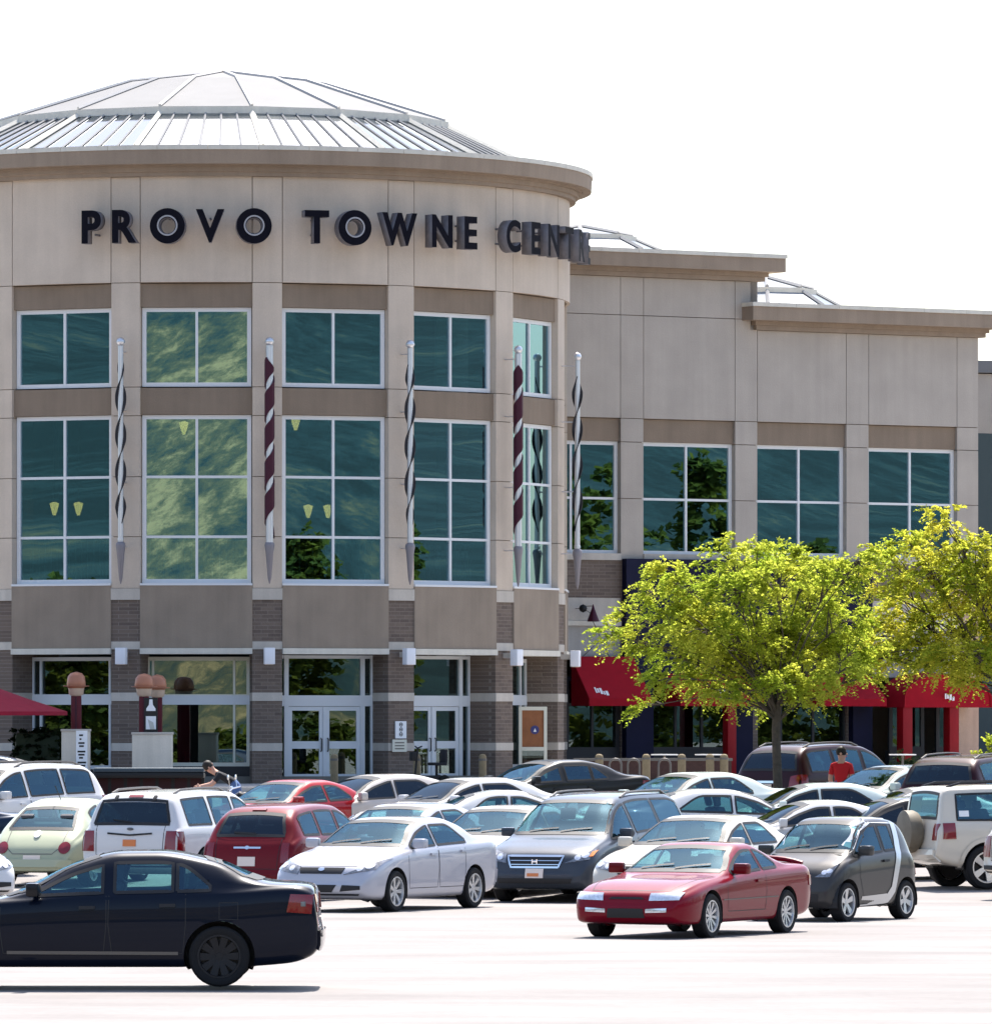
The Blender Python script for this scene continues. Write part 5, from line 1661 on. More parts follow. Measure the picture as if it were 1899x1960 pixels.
cpe = sedan(L=4.6, W=1.78, H=1.40, xf=0.95, xr=3.62, R=0.32, a0=1.25, a1=2.1, r0=2.45, r1=2.8, c0=3.3, c1=3.95, deck=1.05, hood=0.93, nose=0.68, belt0=0.88, belt1=0.97, wins=[(None, 2.6), (2.68, 3.3)], doors=[(1.4, 2.66)], tum=0.4)
cpe.both('headlight', 'lamp_clear', 'F', (0.46, 0.58), (0.80, 0.63), (0.44, 0.68), (0.82, 0.74))
cpe.both('taillight', 'lamp_red', 'B', (0.40, 0.76), (0.80, 0.76), (0.40, 0.90), (0.80, 0.92))
for d in 'LR': cpe.panel('taillight', 'lamp_red', d, cpe.quad((4.26, 0.78), (4.52, 0.76), (4.30, 0.90), (4.52, 0.92), 5, 4), 0.012)
handles(cpe, (2.3,)); plate(cpe, 'B', 0.6)
cpe.finish()

MAT['cover'] = mat('cover_tan', (0.16, 0.135, 0.10), 0.6, noise=(4, 0.2))
FRONT = lambda a: 270 - a        # nose towards the camera, turned left by a
REAR = lambda a: 90 - a          # tail towards the camera, nose right by a


def at_(px, s): return gx(px, FP / s), FP / s


def C(car, name, px, s, head, pk, label, cat='car', **k):
    X, Y = at_(px, s)
    return put_car(car, name, label, cat, X, Y, head, pk, **k)


C(jet, 'sedan', 617 - 2.36 * 177, 177, 180, 'paint_navy', 'dark navy sedan seen side-on, alone on the bright open lane', wheel='steel', rim='rim_dark', mirror_mat='paint_black')
C(kia, 'sedan', 742, 122, FRONT(27), 'paint_silver', 'silver sedan with black grille parked in front of the red hatchback', wheel='seven')
C(pre, 'coupe', 1328, 139, FRONT(26), 'paint_red', 'red two-door coupe with wide slim headlights', wheel='ten', mirror_mat='paint_maroon')
C(sma, 'microcar', 1592, 129, FRONT(31), 'paint_grey', 'tiny grey two-seat car with silver side band', wheel='five')
C(ody, 'minivan', 1128, 115.5, FRONT(21), 'paint_slate', 'grey-blue minivan with chrome-edged grille and orange plate', cat='minivan')
C(cam_, 'sedan', 1342, 120.5, FRONT(26), 'paint_cream', 'cream sedan half hidden behind the red coupe')
C(lib, 'suv', 1985, 111.5, REAR(72), 'paint_cream', 'cream boxy SUV with a covered spare wheel on its tail', cat='SUV', wheel='five')
C(jgc, 'suv', 2165, 115.5, REAR(60), 'paint_cream', 'cream SUV cut off behind the spare-wheel SUV, red tail lamp showing', cat='SUV')
C(ptc, 'hatchback', 572, 115.5, REAR(22), 'paint_maroon', 'dark red rounded hatchback with chrome winged badge', glassk='car_glass')
C(jgc, 'suv', 368, 112, REAR(24), 'paint_white', 'white boxy SUV with dark rear window and orange plate', cat='SUV')
C(bee, 'beetle_car', 140, 110, REAR(17), 'paint_green', 'pale green round-backed small car with round tail lamps')
C(cam_, 'sedan', -190, 107.5, 205, 'paint_midblue', 'dark blue car cut off beside the pale green round-backed car')
C(suv, 'suv', -10, 100.5, FRONT(38), 'paint_white', 'white SUV in front of the cream notice pier', cat='SUV')
C(kia, 'sedan', -165, 120, 298, 'paint_white', 'white car whose nose corner shows behind the navy sedan')
C(cpe, 'coupe', 548, 98.5, 180 + 48, 'paint_bright_red', 'bright red coupe roof behind the dark red hatchback')
C(cam_, 'sedan', 712, 97.5, 180 + 32, 'paint_pearl', 'beige sedan between the bright red coupe and white sedans', glassk='car_glass_dark')
C(kia, 'sedan', 882, 99, 180 + 32, 'paint_white', 'white sedan with dark side windows below the double doors', glassk='car_glass_dark')
C(cpe, 'coupe', 1000, 103.5, 8, 'paint_white', 'white coupe with a red tail lamp beside the minivan roof')
C(kia, 'sedan', 775, 112, FRONT(27), 'paint_silver', 'silver car whose roof shows just above the nearer silver sedan')
C(cam_, 'sedan', 965, 113.5, FRONT(24), 'paint_white', 'white car squeezed between the silver sedan and the minivan')
C(jet, 'sedan', 1035, 90, 180 + 32, 'paint_charcoal', 'charcoal sedan parked nearest the open orange door')
C(cam_, 'sedan', 1312, 96.5, 180 + 38, 'paint_mint', 'pale green-grey sedan in front of the bollards')
C(kia, 'sedan', 1395, 104.5, 10, 'paint_white', 'white sedan right behind the minivan')
C(kia, 'sedan', 1548, 101.5, 180 + 10, 'paint_mint', 'pale sedan in front of the tree trunk', glassk='car_glass_dark')
C(cpe, 'coupe', 1536, 108.5, 180 + 14, 'paint_white', 'white coupe roof above the tiny grey car', glassk='car_glass_dark')
C(jet, 'sedan', 1702, 108.5, 180 + 16, 'paint_black', 'black sedan behind the tiny grey car', glassk='car_glass_dark')
C(cpe, 'coupe', 1740, 102, 180 + 10, 'paint_white', 'white coupe between the black sedan and dark red SUVs', glassk='car_glass_dark')
C(suv, 'suv', 1595, 89, REAR(40), 'paint_darkmaroon', 'dark maroon SUV behind the tree trunk with lit-looking tail lamps', cat='SUV')
C(cam_, 'sedan', 1705, 93, 180 + 40, 'paint_mint', 'pale green car between the two dark maroon SUVs')
C(suv, 'suv', 1892, 95, REAR(30), 'paint_darkmaroon', 'dark maroon SUV parked by the shrubs right of the tree', cat='SUV', mirror_mat='paint_black')
C(cam_, 'sedan', -60, 88, 180, 'paint_midblue', 'blue car roof at the foot of the red parasol')
# ------------------------------------------------------------------ trees
def leaf_material(name, col_a, col_b, trans):
    m = bpy.data.materials.new(name); m.use_nodes = True
    nt = m.node_tree; nt.nodes.remove(nt.nodes['Principled BSDF']); out = nt.nodes['Material Output']
    tc = nt.nodes.new('ShaderNodeTexCoord')
    n = nt.nodes.new('ShaderNodeTexNoise'); n.inputs['Scale'].default_value = 0.9; n.inputs['Detail'].default_value = 4
    nt.links.new(tc.outputs['Object'], n.inputs['Vector'])
    cr = nt.nodes.new('ShaderNodeValToRGB')
    cr.color_ramp.elements[0].position = 0.38; cr.color_ramp.elements[0].color = (*col_a, 1)
    cr.color_ramp.elements[1].position = 0.64; cr.color_ramp.elements[1].color = (*col_b, 1)
    nt.links.new(n.outputs['Fac'], cr.inputs[0])
    d = nt.nodes.new('ShaderNodeBsdfDiffuse'); t = nt.nodes.new('ShaderNodeBsdfTranslucent')
    nt.links.new(cr.outputs[0], d.inputs[0]); 
    sc = nt.nodes.new('ShaderNodeVectorMath'); sc.operation = 'SCALE'; sc.inputs['Scale'].default_value = 1.6
    nt.links.new(cr.outputs[0], sc.inputs[0]); nt.links.new(sc.outputs[0], t.inputs[0])
    mx = nt.nodes.new('ShaderNodeMixShader'); mx.inputs[0].default_value = trans
    nt.links.new(d.outputs[0], mx.inputs[1]); nt.links.new(t.outputs[0], mx.inputs[2]); nt.links.new(mx.outputs[0], out.inputs[0])
    MAT[name] = m


leaf_material('locust_leaf', (0.19, 0.25, 0.024), (0.37, 0.38, 0.05), 0.6)
leaf_material('locust_gold', (0.22, 0.265, 0.024), (0.43, 0.40, 0.05), 0.6)
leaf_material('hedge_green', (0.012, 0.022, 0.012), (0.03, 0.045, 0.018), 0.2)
leaf_material('shrub_green', (0.05, 0.075, 0.02), (0.12, 0.13, 0.02), 0.35)


def leaf_cloud(name, m, parent, sprays, seed, leaf=(0.085, 0.036), per=30, length=0.5, droop=0.5):
    """sprays: (position, outward direction). Each is a few arching stalks of paired leaflets."""
    rg = np.random.default_rng(seed)
    V = []; 
    for (p, d) in sprays:
        p = np.array(p); d = np.array(d, float)
        ns = rg.integers(3, 6)
        for s in range(ns):
            dd = d + rg.normal(0, 0.45, 3); dd[2] += 0.15; dd /= np.linalg.norm(dd) + 1e-9
            L = length * rg.uniform(0.6, 1.25)
            n = per // ns + 2
            t = (np.arange(n) + rg.uniform(0, 1, n) * 0.5) / n
            pts = p + dd * (L * t)[:, None]
            pts[:, 2] -= droop * L * t ** 2 * rg.uniform(0.5, 1.3)
            side = np.cross(dd, [0, 0, 1.0]); side /= np.linalg.norm(side) + 1e-9
            sg = np.where(np.arange(n) % 2 == 0, 1.0, -1.0)
            ax = side * sg[:, None] + dd * 0.5 + rg.normal(0, 0.35, (n, 3)); ax[:, 2] -= 0.25
            ax /= np.linalg.norm(ax, axis=1)[:, None]
            nr = np.array([0, 0, 1.0]) + rg.normal(0, 0.6, (n, 3))
            w = np.cross(ax, nr); w /= np.linalg.norm(w, axis=1)[:, None] + 1e-9
            sc = rg.uniform(0.7, 1.25, n)[:, None]
            a = pts; b = pts + ax * leaf[0] * 0.5 * sc + w * leaf[1] * sc; c = pts + ax * leaf[0] * sc; e = pts + ax * leaf[0] * 0.5 * sc - w * leaf[1] * sc
            V.append(np.stack([a, b, c, e], 1).reshape(-1, 3))
    V = np.concatenate(V)
    nq = len(V) // 4
    me = bpy.data.meshes.new(name)
    me.vertices.add(len(V)); me.vertices.foreach_set('co', V.ravel())
    me.loops.add(nq * 4); me.loops.foreach_set('vertex_index', np.arange(nq * 4, dtype=np.int32))
    me.polygons.add(nq); me.polygons.foreach_set('loop_start', np.arange(0, nq * 4, 4, dtype=np.int32))
    me.update(calc_edges=True)
    return link(name, me, m, parent)


def locust(label, X, Y, lobes, fork, seed, mt, trunk_r=0.10, dens=1.0):
    """lobes: (dx, dy, z, rx, rz) ellipsoid tufts in metres relative to the trunk foot"""
    z0 = gz(Y)
    o = thing('locust_tree', label, 'tree', (X, Y, z0), 0, 'honey locust trees in the car park')
    rg = random.Random(seed)
    t = MB()
    path = [(0, 0, -0.05), (0.02, 0.01, fork * 0.4), (-0.02, 0, fork * 0.8), (0.01, 0, fork)]
    t.tube(path, [trunk_r * 1.25, trunk_r, trunk_r * 0.9, trunk_r * 0.85], 10)
    sprays = []
    for (dx, dy, z, rx, rz) in lobes:
        tip = Vector((dx, dy, z))
        st = Vector((0, 0, fork * rg.uniform(0.85, 1.0)))
        mid = st.lerp(tip, 0.5) + Vector((rg.uniform(-.15, .15), rg.uniform(-.15, .15), 0.22 * (tip - st).length * rg.uniform(0.1, 0.7)))
        q = [st, st.lerp(mid, 0.5) + Vector((0, 0, 0.12)), mid, mid.lerp(tip, 0.6), tip]
        r0 = trunk_r * 0.3
        t.tube([tuple(v) for v in q], [r0, r0 * 0.75, r0 * 0.5, r0 * 0.33, 0.012], 6)
        nb = int(48 * dens * (rx / 0.7) ** 2)
        for k in range(nb):
            # shell-weighted positions, flattened, so tufts read with gaps between
            u = Vector((rg.gauss(0, 1), rg.gauss(0, 1), rg.gauss(0, 1))).normalized()
            rr = rg.uniform(0.25, 1.0) ** 0.6
            p = tip + Vector((u.x * rx * rr, u.y * rx * rr, u.z * rz * rr))
            d = Vector((u.x, u.y, u.z * 0.5 + 0.1))
            out = Vector((dx, dy, 0)); 
            if out.length > 0: d += out.normalized() * 0.6
            sprays.append((tuple(p), tuple(d)))
            if k % 4 == 0:
                s2 = mid.lerp(tip, rg.uniform(0.4, 1))
                t.tube([tuple(s2), tuple(s2.lerp(p, 0.55) + Vector((0, 0, 0.05))), tuple(p)], [0.02, 0.013, 0.005], 4, cap=False)
    t.build('trunk', 'bark', o, 60)
    leaf_cloud('crown', mt, o, sprays, seed, leaf=(0.066, 0.027), per=62, length=0.40, droop=0.6)
    return o


Yt = 143.0
st_ = FP / Yt
tx = gx(1487, Yt)
zt0 = gz(Yt)
def lob(px, py, rx, rz, dy=0.0, base=1487, Y=Yt): return ((px - base) * Y / FP, dy, CAM_Z + (1385 - py) * Y / FP - gz(Y), rx, rz)


rg0 = random.Random(3)
L1 = [lob(*a, dy=rg0.uniform(-1.6, 1.6)) for a in ((1390, 1062, .42, .3), (1440, 1068, .45, .32), (1290, 1100, .5, .3), (1330, 1130, .6, .4), (1240, 1130, .35, .25), (1480, 1110, .7, .4), (1400, 1130, .7, .4), (1545, 1090, .6, .36),
      (1600, 1100, .55, .34), (1640, 1075, .45, .3), (1560, 1150, .75, .42), (1300, 1190, .65, .36), (1200, 1190, .35, .26), (1165, 1215, .28, .18), (1215, 1225, .42, .2), (1350, 1205, .75, .4), (1450, 1190, .85, .5), (1540, 1215, .75, .42),
      (1620, 1185, .6, .4), (1640, 1240, .55, .34), (1300, 1255, .55, .28), (1270, 1300, .42, .24), (1380, 1265, .75, .38), (1460, 1275, .7, .4), (1540, 1285, .6, .34), (1600, 1290, .5, .3), (1440, 1325, .5, .28), (1530, 1340, .3, .2), (1240, 1352, .25, .12), (1345, 1310, .42, .22), (1580, 1330, .3, .22), (1655, 1290, .4, .28), (1420, 1230, .8, .4), (1500, 1235, .8, .4), (1350, 1165, .6, .35), (1590, 1245, .6, .32), (1490, 1060, .5, .25), (1500, 1310, .5, .25), (1390, 1325, .4, .2))]
locust('yellow-green locust tree with trunk standing before the dark maroon SUV', tx, Yt, L1, 2.72, 11, 'locust_leaf')
Y2 = 146.0; b2x = 1965
L2 = [lob(*a, dy=rg0.uniform(-1.6, 1.6), base=b2x, Y=Y2) for a in ((1800, 990, .35, .28), (1790, 1030, .4, .3), (1740, 1050, .45, .3), (1700, 1070, .45, .28), (1830, 1060, .5, .36), (1880, 1060, .6, .4), (1770, 1100, .65, .4), (1850, 1120, .8, .45), (1910, 1100, .8, .45),
      (1720, 1120, .5, .3), (1740, 1170, .7, .4), (1820, 1190, .8, .5), (1890, 1180, .8, .5), (1960, 1150, .9, .6), (1700, 1215, .5, .3), (1760, 1240, .7, .36), (1840, 1255, .75, .4), (1900, 1250, .7, .4), (1720, 1255, .5, .22), (1680, 1250, .4, .2), (1790, 1265, .5, .2), (1870, 1285, .5, .22), (1850, 1310, .22, .12), (1960, 1260, .9, .5), (2030, 1120, .9, .6), (2060, 1220, .8, .5))]
locust('golden-tinged locust tree with crown overlapping the end of the wing', gx(b2x, Y2), Y2, L2, 2.6, 23, 'locust_gold')
for X_, Y_ in ((tx, Yt), (gx(b2x, Y2), Y2)):
    m = MB(); m.box(-1.1, 1.1, -1.6, 1.6, -0.1, 0.13, 0.04); k_ = m.build('planting_island', 'kerb'); k_.location = (X_, Y_, gz(Y_)); tag(k_, kind='structure')
    m = MB(); m.box(-0.95, 0.95, -1.45, 1.45, 0.1, 0.145); s_ = m.build('soil_bed', 'soil', k_)


def shrub(label, px, py, Y, w, h, mt, n=40, z=ZB, group='shrubs by the building', leaf=(0.09, 0.04), name='shrub'):
    o = thing(name, label, 'shrub', (gx(px, Y), Y, z), 0, group)
    rg = random.Random(int(px)); sp = []
    st = MB()
    for k in range(n):
        u = Vector((rg.gauss(0, 1), rg.gauss(0, 1), abs(rg.gauss(0, 1)))).normalized() * rg.uniform(0.4, 1) 
        p = (u.x * w / 2, u.y * w / 2 * 0.8, 0.1 + u.z * (h - 0.2)); sp.append((p, (u.x, u.y, 0.6)))
        if k % 4 == 0: st.tube([(0, 0, 0), (p[0] * .5, p[1] * .5, p[2] * .6), p], [0.02, 0.012, 0.004], 4, cap=False)
    st.build('stem', 'bark', o)
    leaf_cloud('foliage', mt, o, sp, int(px), leaf=leaf, per=30, length=0.3, droop=0.3)
    return o


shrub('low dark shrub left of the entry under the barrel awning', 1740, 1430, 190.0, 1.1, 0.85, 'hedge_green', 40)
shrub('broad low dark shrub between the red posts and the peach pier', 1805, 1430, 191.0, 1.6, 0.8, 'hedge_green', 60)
shrub('bright yellow-green shrub at the foot of the peach pier', 1895, 1420, 188.0, 1.0, 1.35, 'locust_leaf', 60)

# far wood across the road behind the viewer; it shows in the lower panes
rg = random.Random(5); sp = []
for k in range(6500):
    x = rg.uniform(-95, 95); hgt = 7.5 + 3.5 * math.sin(x * 0.11) + 2.5 * math.sin(x * 0.37 + 1)
    if -64 < x < -10: hgt = 2.0
    sp.append(((x, -70 + rg.gauss(0, 3), rg.uniform(0.2, max(3, hgt))), (rg.gauss(0, 1), rg.gauss(0, 1), 0.4)))
for side in (1, -1):
    for t_ in range(30):
        y0 = 20 + t_ * 6.6 + rg.uniform(-2, 2); x0_ = side * (80 + rg.uniform(-6, 8)); hgt = (9.5, 13, 7.5, 11, 13.5, 8, 12)[(t_ * 3 + (side > 0)) % 7]; wid = hgt * rg.uniform(0.2, 0.42); cone = rg.random() < 0.5
        for k in range(150):
            z = rg.random() ** 0.8; w_ = wid * ((1 - z) if cone else math.sqrt(max(0.0, 1 - (2 * z - 0.9) ** 2 / 1.3)))
            a_ = rg.uniform(0, 6.28); q_ = math.sqrt(rg.random())
            sp.append(((x0_ + w_ * q_ * math.cos(a_), y0 + w_ * q_ * math.sin(a_), 0.4 + z * hgt), (math.cos(a_), math.sin(a_), 0.2)))
tag(leaf_cloud('far_wood', 'shrub_green', None, sp, 9, leaf=(0.42, 0.2), per=26, length=1.1, droop=0.4), kind='stuff')

# ------------------------------------------------------------------ patio things in front of the rotunda
def zpx(py, Y): return CAM_Z + (1385 - py) * Y / FP


# parasol
Yp = 179.0
o = thing('parasol', 'dark red canvas parasol beside the rotunda patio', 'parasol', (gx(-18, Yp), Yp, ZB), 0)
m = MB(); n = 8; rad = 147 * Yp / FP; zt, ze = zpx(1312, Yp) - ZB, zpx(1366, Yp) - ZB
vs = [(0, 0, zt)]
for j, (f, z) in enumerate(((0.5, zt - 0.36), (1.0, ze + 0.05), (1.0, ze - 0.05))):
    for k in range(n * 4):
        a = 2 * math.pi * k / (n * 4) + 0.2
        sag = 1.0 - 0.03 * (1 - abs(math.cos(a * 4)))
        vs.append((rad * f * sag * math.cos(a), rad * f * sag * math.sin(a), z))
N4 = n * 4
fs = [(0, 1 + k, 1 + (k + 1) % N4) for k in range(N4)]
for j in range(2): fs += [(1 + j * N4 + k, 1 + j * N4 + (k + 1) % N4, 1 + (j + 1) * N4 + (k + 1) % N4, 1 + (j + 1) * N4 + k) for k in range(N4)]
m.add(vs, fs); m.build('canopy', 'canvas_red', o, 25)
m = MB(); m.tube([(0, 0, 0), (0, 0, zt)], 0.025, 8); m.build('pole', 'steel_grey', o)
m = MB(); m.lathe([(0.0, 0.0), (0.28, 0.0), (0.28, 0.08), (0.05, 0.12), (0.0, 0.12)], 16); m.build('base', 'black', o)


def lamp_post(px, Y, lab, y_base, y_head, y_top, globe='globe_cream', ring=True):
    o = thing('lamp_post', lab, 'lamp post', (gx(px, Y), Y, ZB), 0, 'maroon patio lamp posts')
    zh, zt = zpx(y_head, Y) - ZB, zpx(y_top, Y) - ZB
    m = MB(); m.box(-0.13, 0.13, -0.13, 0.13, -0.01, zh - 0.1, 0.02); m.build('post', 'maroon_post', o, 40)
    m = MB(); m.box(-0.022, 0.022, -0.15, -0.128, 0.3, zh - 0.12); m.build('post_rib', 'ribbon_maroon', o)
    m = MB(); m.lathe([(0.1, zh - 0.12), (0.19, zh - 0.06), (0.2, zh + 0.06), (0.21, zh + 0.1)], 18); m.build('lower_globe', 'globe_cream', o, True)
    m = MB(); m.lathe([(0.2, zh + 0.1), (0.24, zh + 0.14), (0.245, zh + 0.22), (0.22, zt - 0.13), (0.15, zt - 0.04), (0.0, zt)], 18); m.build('upper_globe', 'copper_globe', o, True)
    m = MB(); m.lathe([(0.2, zh + 0.13), (0.34, zh + 0.15), (0.34, zh + 0.165), (0.2, zh + 0.15)], 20); m.build('ring', 'copper_globe', o, True)


lamp_post(146, 179.5, 'maroon lamp post with a globe behind the notice pier', 1395, 1325, 1286)
lamp_post(276, 179.5, 'paired maroon lamp post behind the blank cream pier, the one nearer the parasol', 1395, 1326, 1289)
lamp_post(301, 181.0, 'paired maroon lamp post behind the blank cream pier, the one nearer the doors', 1395, 1328, 1291)
# white emblem board between the paired posts
o = thing('emblem_board', 'narrow dark board with a white bottle and white square emblem between paired lamp posts', 'sign', (gx(289, 178.9), 178.9, ZB), 0)
zb_a, zb_b = zpx(1398, 178.9) - ZB, zpx(1336, 178.9) - ZB
m = MB(); m.box(-0.17, 0.17, 0, 0.04, 0, zb_b); m.build('board', 'sign_black', o)
m = MB(); m.prism([(-0.12, zb_b - 0.34), (0.12, zb_b - 0.34), (0.12, zb_b - 0.28), (0.05, zb_b - 0.18), (0.04, zb_b - 0.04), (-0.04, zb_b - 0.04), (-0.05, zb_b - 0.18), (-0.12, zb_b - 0.28)], -0.012, 0.0); m.build('bottle_mark', 'sign_white', o)
m = MB(); m.box(-0.13, 0.13, -0.012, 0, zb_a + 0.02, zb_a + 0.36); m.build('square_mark', 'sign_white', o)
m = MB(); m.prism([(-0.02, zb_a + 0.02), (0.10, zb_a + 0.02), (0.06, zb_a + 0.2), (-0.08, zb_a + 0.28)], -0.02, -0.013); m.build('emblem', 'rail_metal', o)


def pier(px0, px1, y_top, Y, lab, notice):
    w = (px1 - px0) * Y / FP / 2
    o = thing('patio_pier', lab, 'pier', (gx((px0 + px1) / 2, Y), Y, ZB), 0, 'cream patio piers')
    h = zpx(y_top, Y) - ZB
    m = MB(); m.box(-w, w, -0.3, 0.3, -0.01, h - 0.06, 0.01); m.build('shaft', 'cream_pier', o, 40)
    m = MB(); m.box(-w - 0.02, w + 0.02, -0.32, 0.32, h - 0.06, h, 0.01); m.build('cap', 'stone_band', o, 40)
    if notice:
        m = MB(); m.box(0.02, w - 0.04, -0.325, -0.302, h - 1.12, h - 0.04); n_ = m.build('notice', 'sign_white', o)
        m = MB()
        for k, (a, b, c) in enumerate(((0.10, 0.2, 0.10), (0.11, 0.16, 0.2), (0.08, 0.24, 0.30), (0.1, 0.22, 0.38), (0.06, 0.26, 0.52), (0.08, 0.24, 0.60), (0.1, 0.2, 0.68), (0.06, 0.28, 0.80), (0.07, 0.26, 0.88))):
            m.box(a, b, -0.33, -0.326, h - 0.08 - c, h - 0.08 - c + 0.045)
        m.build('print', 'sign_black', n_)


pier(119, 172, 1396, 178.2, 'cream pier carrying a printed notice by the parasol', True)
pier(254, 330, 1402, 178.0, 'wide blank cream pier in front of paired lamp posts', False)
# clipped hedge in the shade of the parasol
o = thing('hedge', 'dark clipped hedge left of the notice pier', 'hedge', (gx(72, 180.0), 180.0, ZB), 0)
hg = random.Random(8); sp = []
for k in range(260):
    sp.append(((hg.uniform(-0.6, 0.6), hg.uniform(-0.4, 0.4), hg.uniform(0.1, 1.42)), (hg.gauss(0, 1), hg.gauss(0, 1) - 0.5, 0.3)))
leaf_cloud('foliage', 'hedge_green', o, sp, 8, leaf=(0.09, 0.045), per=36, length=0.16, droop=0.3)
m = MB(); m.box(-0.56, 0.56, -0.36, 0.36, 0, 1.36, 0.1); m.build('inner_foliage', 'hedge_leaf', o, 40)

# stand-in for an unidentified long dark object, built as a low barrier
Yb = 152.0
zg = gz(Yb)
x0, x1 = gx(180, Yb), gx(392, Yb)
o = thing('dark_object_standin', 'long low unidentified dark object with slate top and maroon panels behind the white SUV', 'barrier', ((x0 + x1) / 2, Yb, zg), 0)
hw = (x1 - x0) / 2; ht = zpx(1470, Yb) - zg; hb2 = zpx(1490, Yb) - zg
m = MB(); m.box(-hw, hw, -0.35, 0.35, hb2, ht - 0.1, 0.05); m.build('top_rail', 'black', o, 40)
m = MB(); m.box(-hw, hw, -0.33, 0.38, ht - 0.1, ht, 0.04); m.build('top', 'slate_top', o, 40)
for k in range(7):
    a = -hw + 2 * hw * k / 7; m = MB(); m.box(a + 0.03, a + 2 * hw / 7 - 0.03, -0.05, 0.05, 0.08, hb2 + 0.01); m.build('panel', 'maroon_panel', o)
for k in range(8):
    a = -hw + 2 * hw * k / 7; a = min(max(a, -hw + 0.04), hw - 0.04); m = MB(); m.box(a - 0.035, a + 0.035, -0.06, 0.06, -0.01, hb2 + 0.01); m.build('post', 'black', o)

# bollards, hoops and rail before the restaurant
Yb2 = 180.5
for k, (px, ad) in enumerate(((1147, 'first wooden-coloured bollard from the rotunda'), (1237, 'second wooden-coloured bollard from the rotunda'), (1305, 'third wooden-coloured bollard from the rotunda'), (1359, 'fourth wooden-coloured bollard from the rotunda'), (1386, 'fifth wooden-coloured bollard from the rotunda, close to its neighbour'))):
    h = zpx(1444, Yb2) - ZB
    o = thing('bollard', ad, 'bollard', (gx(px, Yb2), Yb2, ZB), 0, 'bollards before the restaurant')
    m = MB(); m.lathe([(0.105, -0.01), (0.105, h - 0.08), (0.09, h - 0.03), (0.05, h), (0.0, h + 0.005)], 16); m.build('post', 'wood_post', o, 40)
    m = MB(); m.lathe([(0.112, h - 0.14), (0.112, h - 0.09)], 16); m.build('band', 'steel_grey', o, 40)
for px, lab in ((1178, 'steel bike hoop between the first two bollards'), (1213, 'steel bike hoop just before the second bollard'), (1272, 'steel bike hoop between the second and third bollards')):
    Yh = 181.3
    o = thing('bike_hoop', lab, 'bike rack', (gx(px, Yh), Yh, ZB), 0, 'steel bike hoops')
    h = zpx(1453, Yh) - ZB; r = 0.155
    pts = [(-r, 0, -0.02), (-r, 0, h - r)] + [(-r * math.cos(math.pi * k / 8), 0, h - r + r * math.sin(math.pi * k / 8)) for k in range(1, 8)] + [(r, 0, h - r), (r, 0, -0.02)]
    m = MB(); m.tube(pts, 0.028, 8); m.build('hoop', 'steel_grey', o, 50)
    m = MB(); m.lathe([(0.07, -0.005), (0.07, 0.02), (0.0, 0.02)], 10, c=(-r, 0, 0)); m.lathe([(0.07, -0.005), (0.07, 0.02), (0.0, 0.02)], 10, c=(r, 0, 0)); m.build('foot_plate', 'steel_grey', o)
o = thing('dwarf_wall', 'low brick-red wall with dark rail behind the bollards', 'wall', (gx(1250, 184.0), 184.0, ZB), 0)
hwz = zpx(1457, 184.0) - ZB; hwx = 150 * 184 / FP
m = MB(); m.box(-hwx, hwx, -0.12, 0.12, -0.01, hwz); m.build('wall', 'brick_red', o)
m = MB(); m.box(-hwx - 0.03, hwx + 0.03, -0.15, 0.15, hwz, hwz + 0.07); m.build('coping', 'steel_grey', o)
# patio tables with white tops
for px, lab in ((1272, 'white round patio table by the third bollard'), (1356, 'white round patio table at the foot of the red column'), (1728, 'white round patio table by the dark shrubs')):
    Yt_ = 187.0
    o = thing('patio_table', lab, 'table', (gx(px, Yt_), Yt_, ZB), 0, 'white patio tables')
    h = zpx(1444, Yt_) - ZB
    m = MB(); m.lathe([(0.0, h - 0.03), (0.36, h - 0.03), (0.37, h), (0.0, h)], 24); m.build('table_top', 'sign_white', o, 40)
    m = MB(); m.lathe([(0.03, 0.03), (0.03, h - 0.03)], 8); m.build('leg', 'steel_grey', o, True)
    m = MB(); m.lathe([(0.0, 0.04), (0.2, 0.03), (0.22, 0.0), (0.0, 0.0)], 16); m.build('base', 'steel_grey', o, True)

# notices on the column between the doors
a = 31.7
def col_pt(r, a_, z): return RC + Vector((r * math.sin(R_(a_)), -r * math.cos(R_(a_)), z))
o = thing('notice_board', 'tall white notice with black symbols on the column between the double doors', 'sign', col_pt(RR + 0.005, 31.5, Zr(1414)), R_(31.5))
m = MB(); m.box(-0.17, 0.17, -0.03, 0, 0, 0.46); m.build('plate', 'sign_white', o)
m = MB()
for k in range(3):
    z = 0.07 + 0.13 * k; m.lathe([(0.055, -0.034), (0.055, -0.031), (0.035, -0.031), (0.035, -0.034), (0.055, -0.034)], 14, 'y', (0, 0, z + 0.04)); m.box(-0.03, 0.03, -0.034, -0.031, z + 0.03, z + 0.05)
m.build('symbol', 'sign_black', o)
o = thing('notice_board', 'small square cream notice below the tall one on the column', 'sign', col_pt(RR + 0.03, 31.3, Zr(1440)), R_(31.3))
m = MB(); m.box(-0.24, 0.2, -0.03, 0, 0, 0.33); m.build('plate', 'cream_frame', o)
m = MB()
for k in range(3): m.box(-0.17, 0.12, -0.034, -0.031, 0.07 + 0.08 * k, 0.10 + 0.08 * k)
m.build('print', 'steel_grey', o)

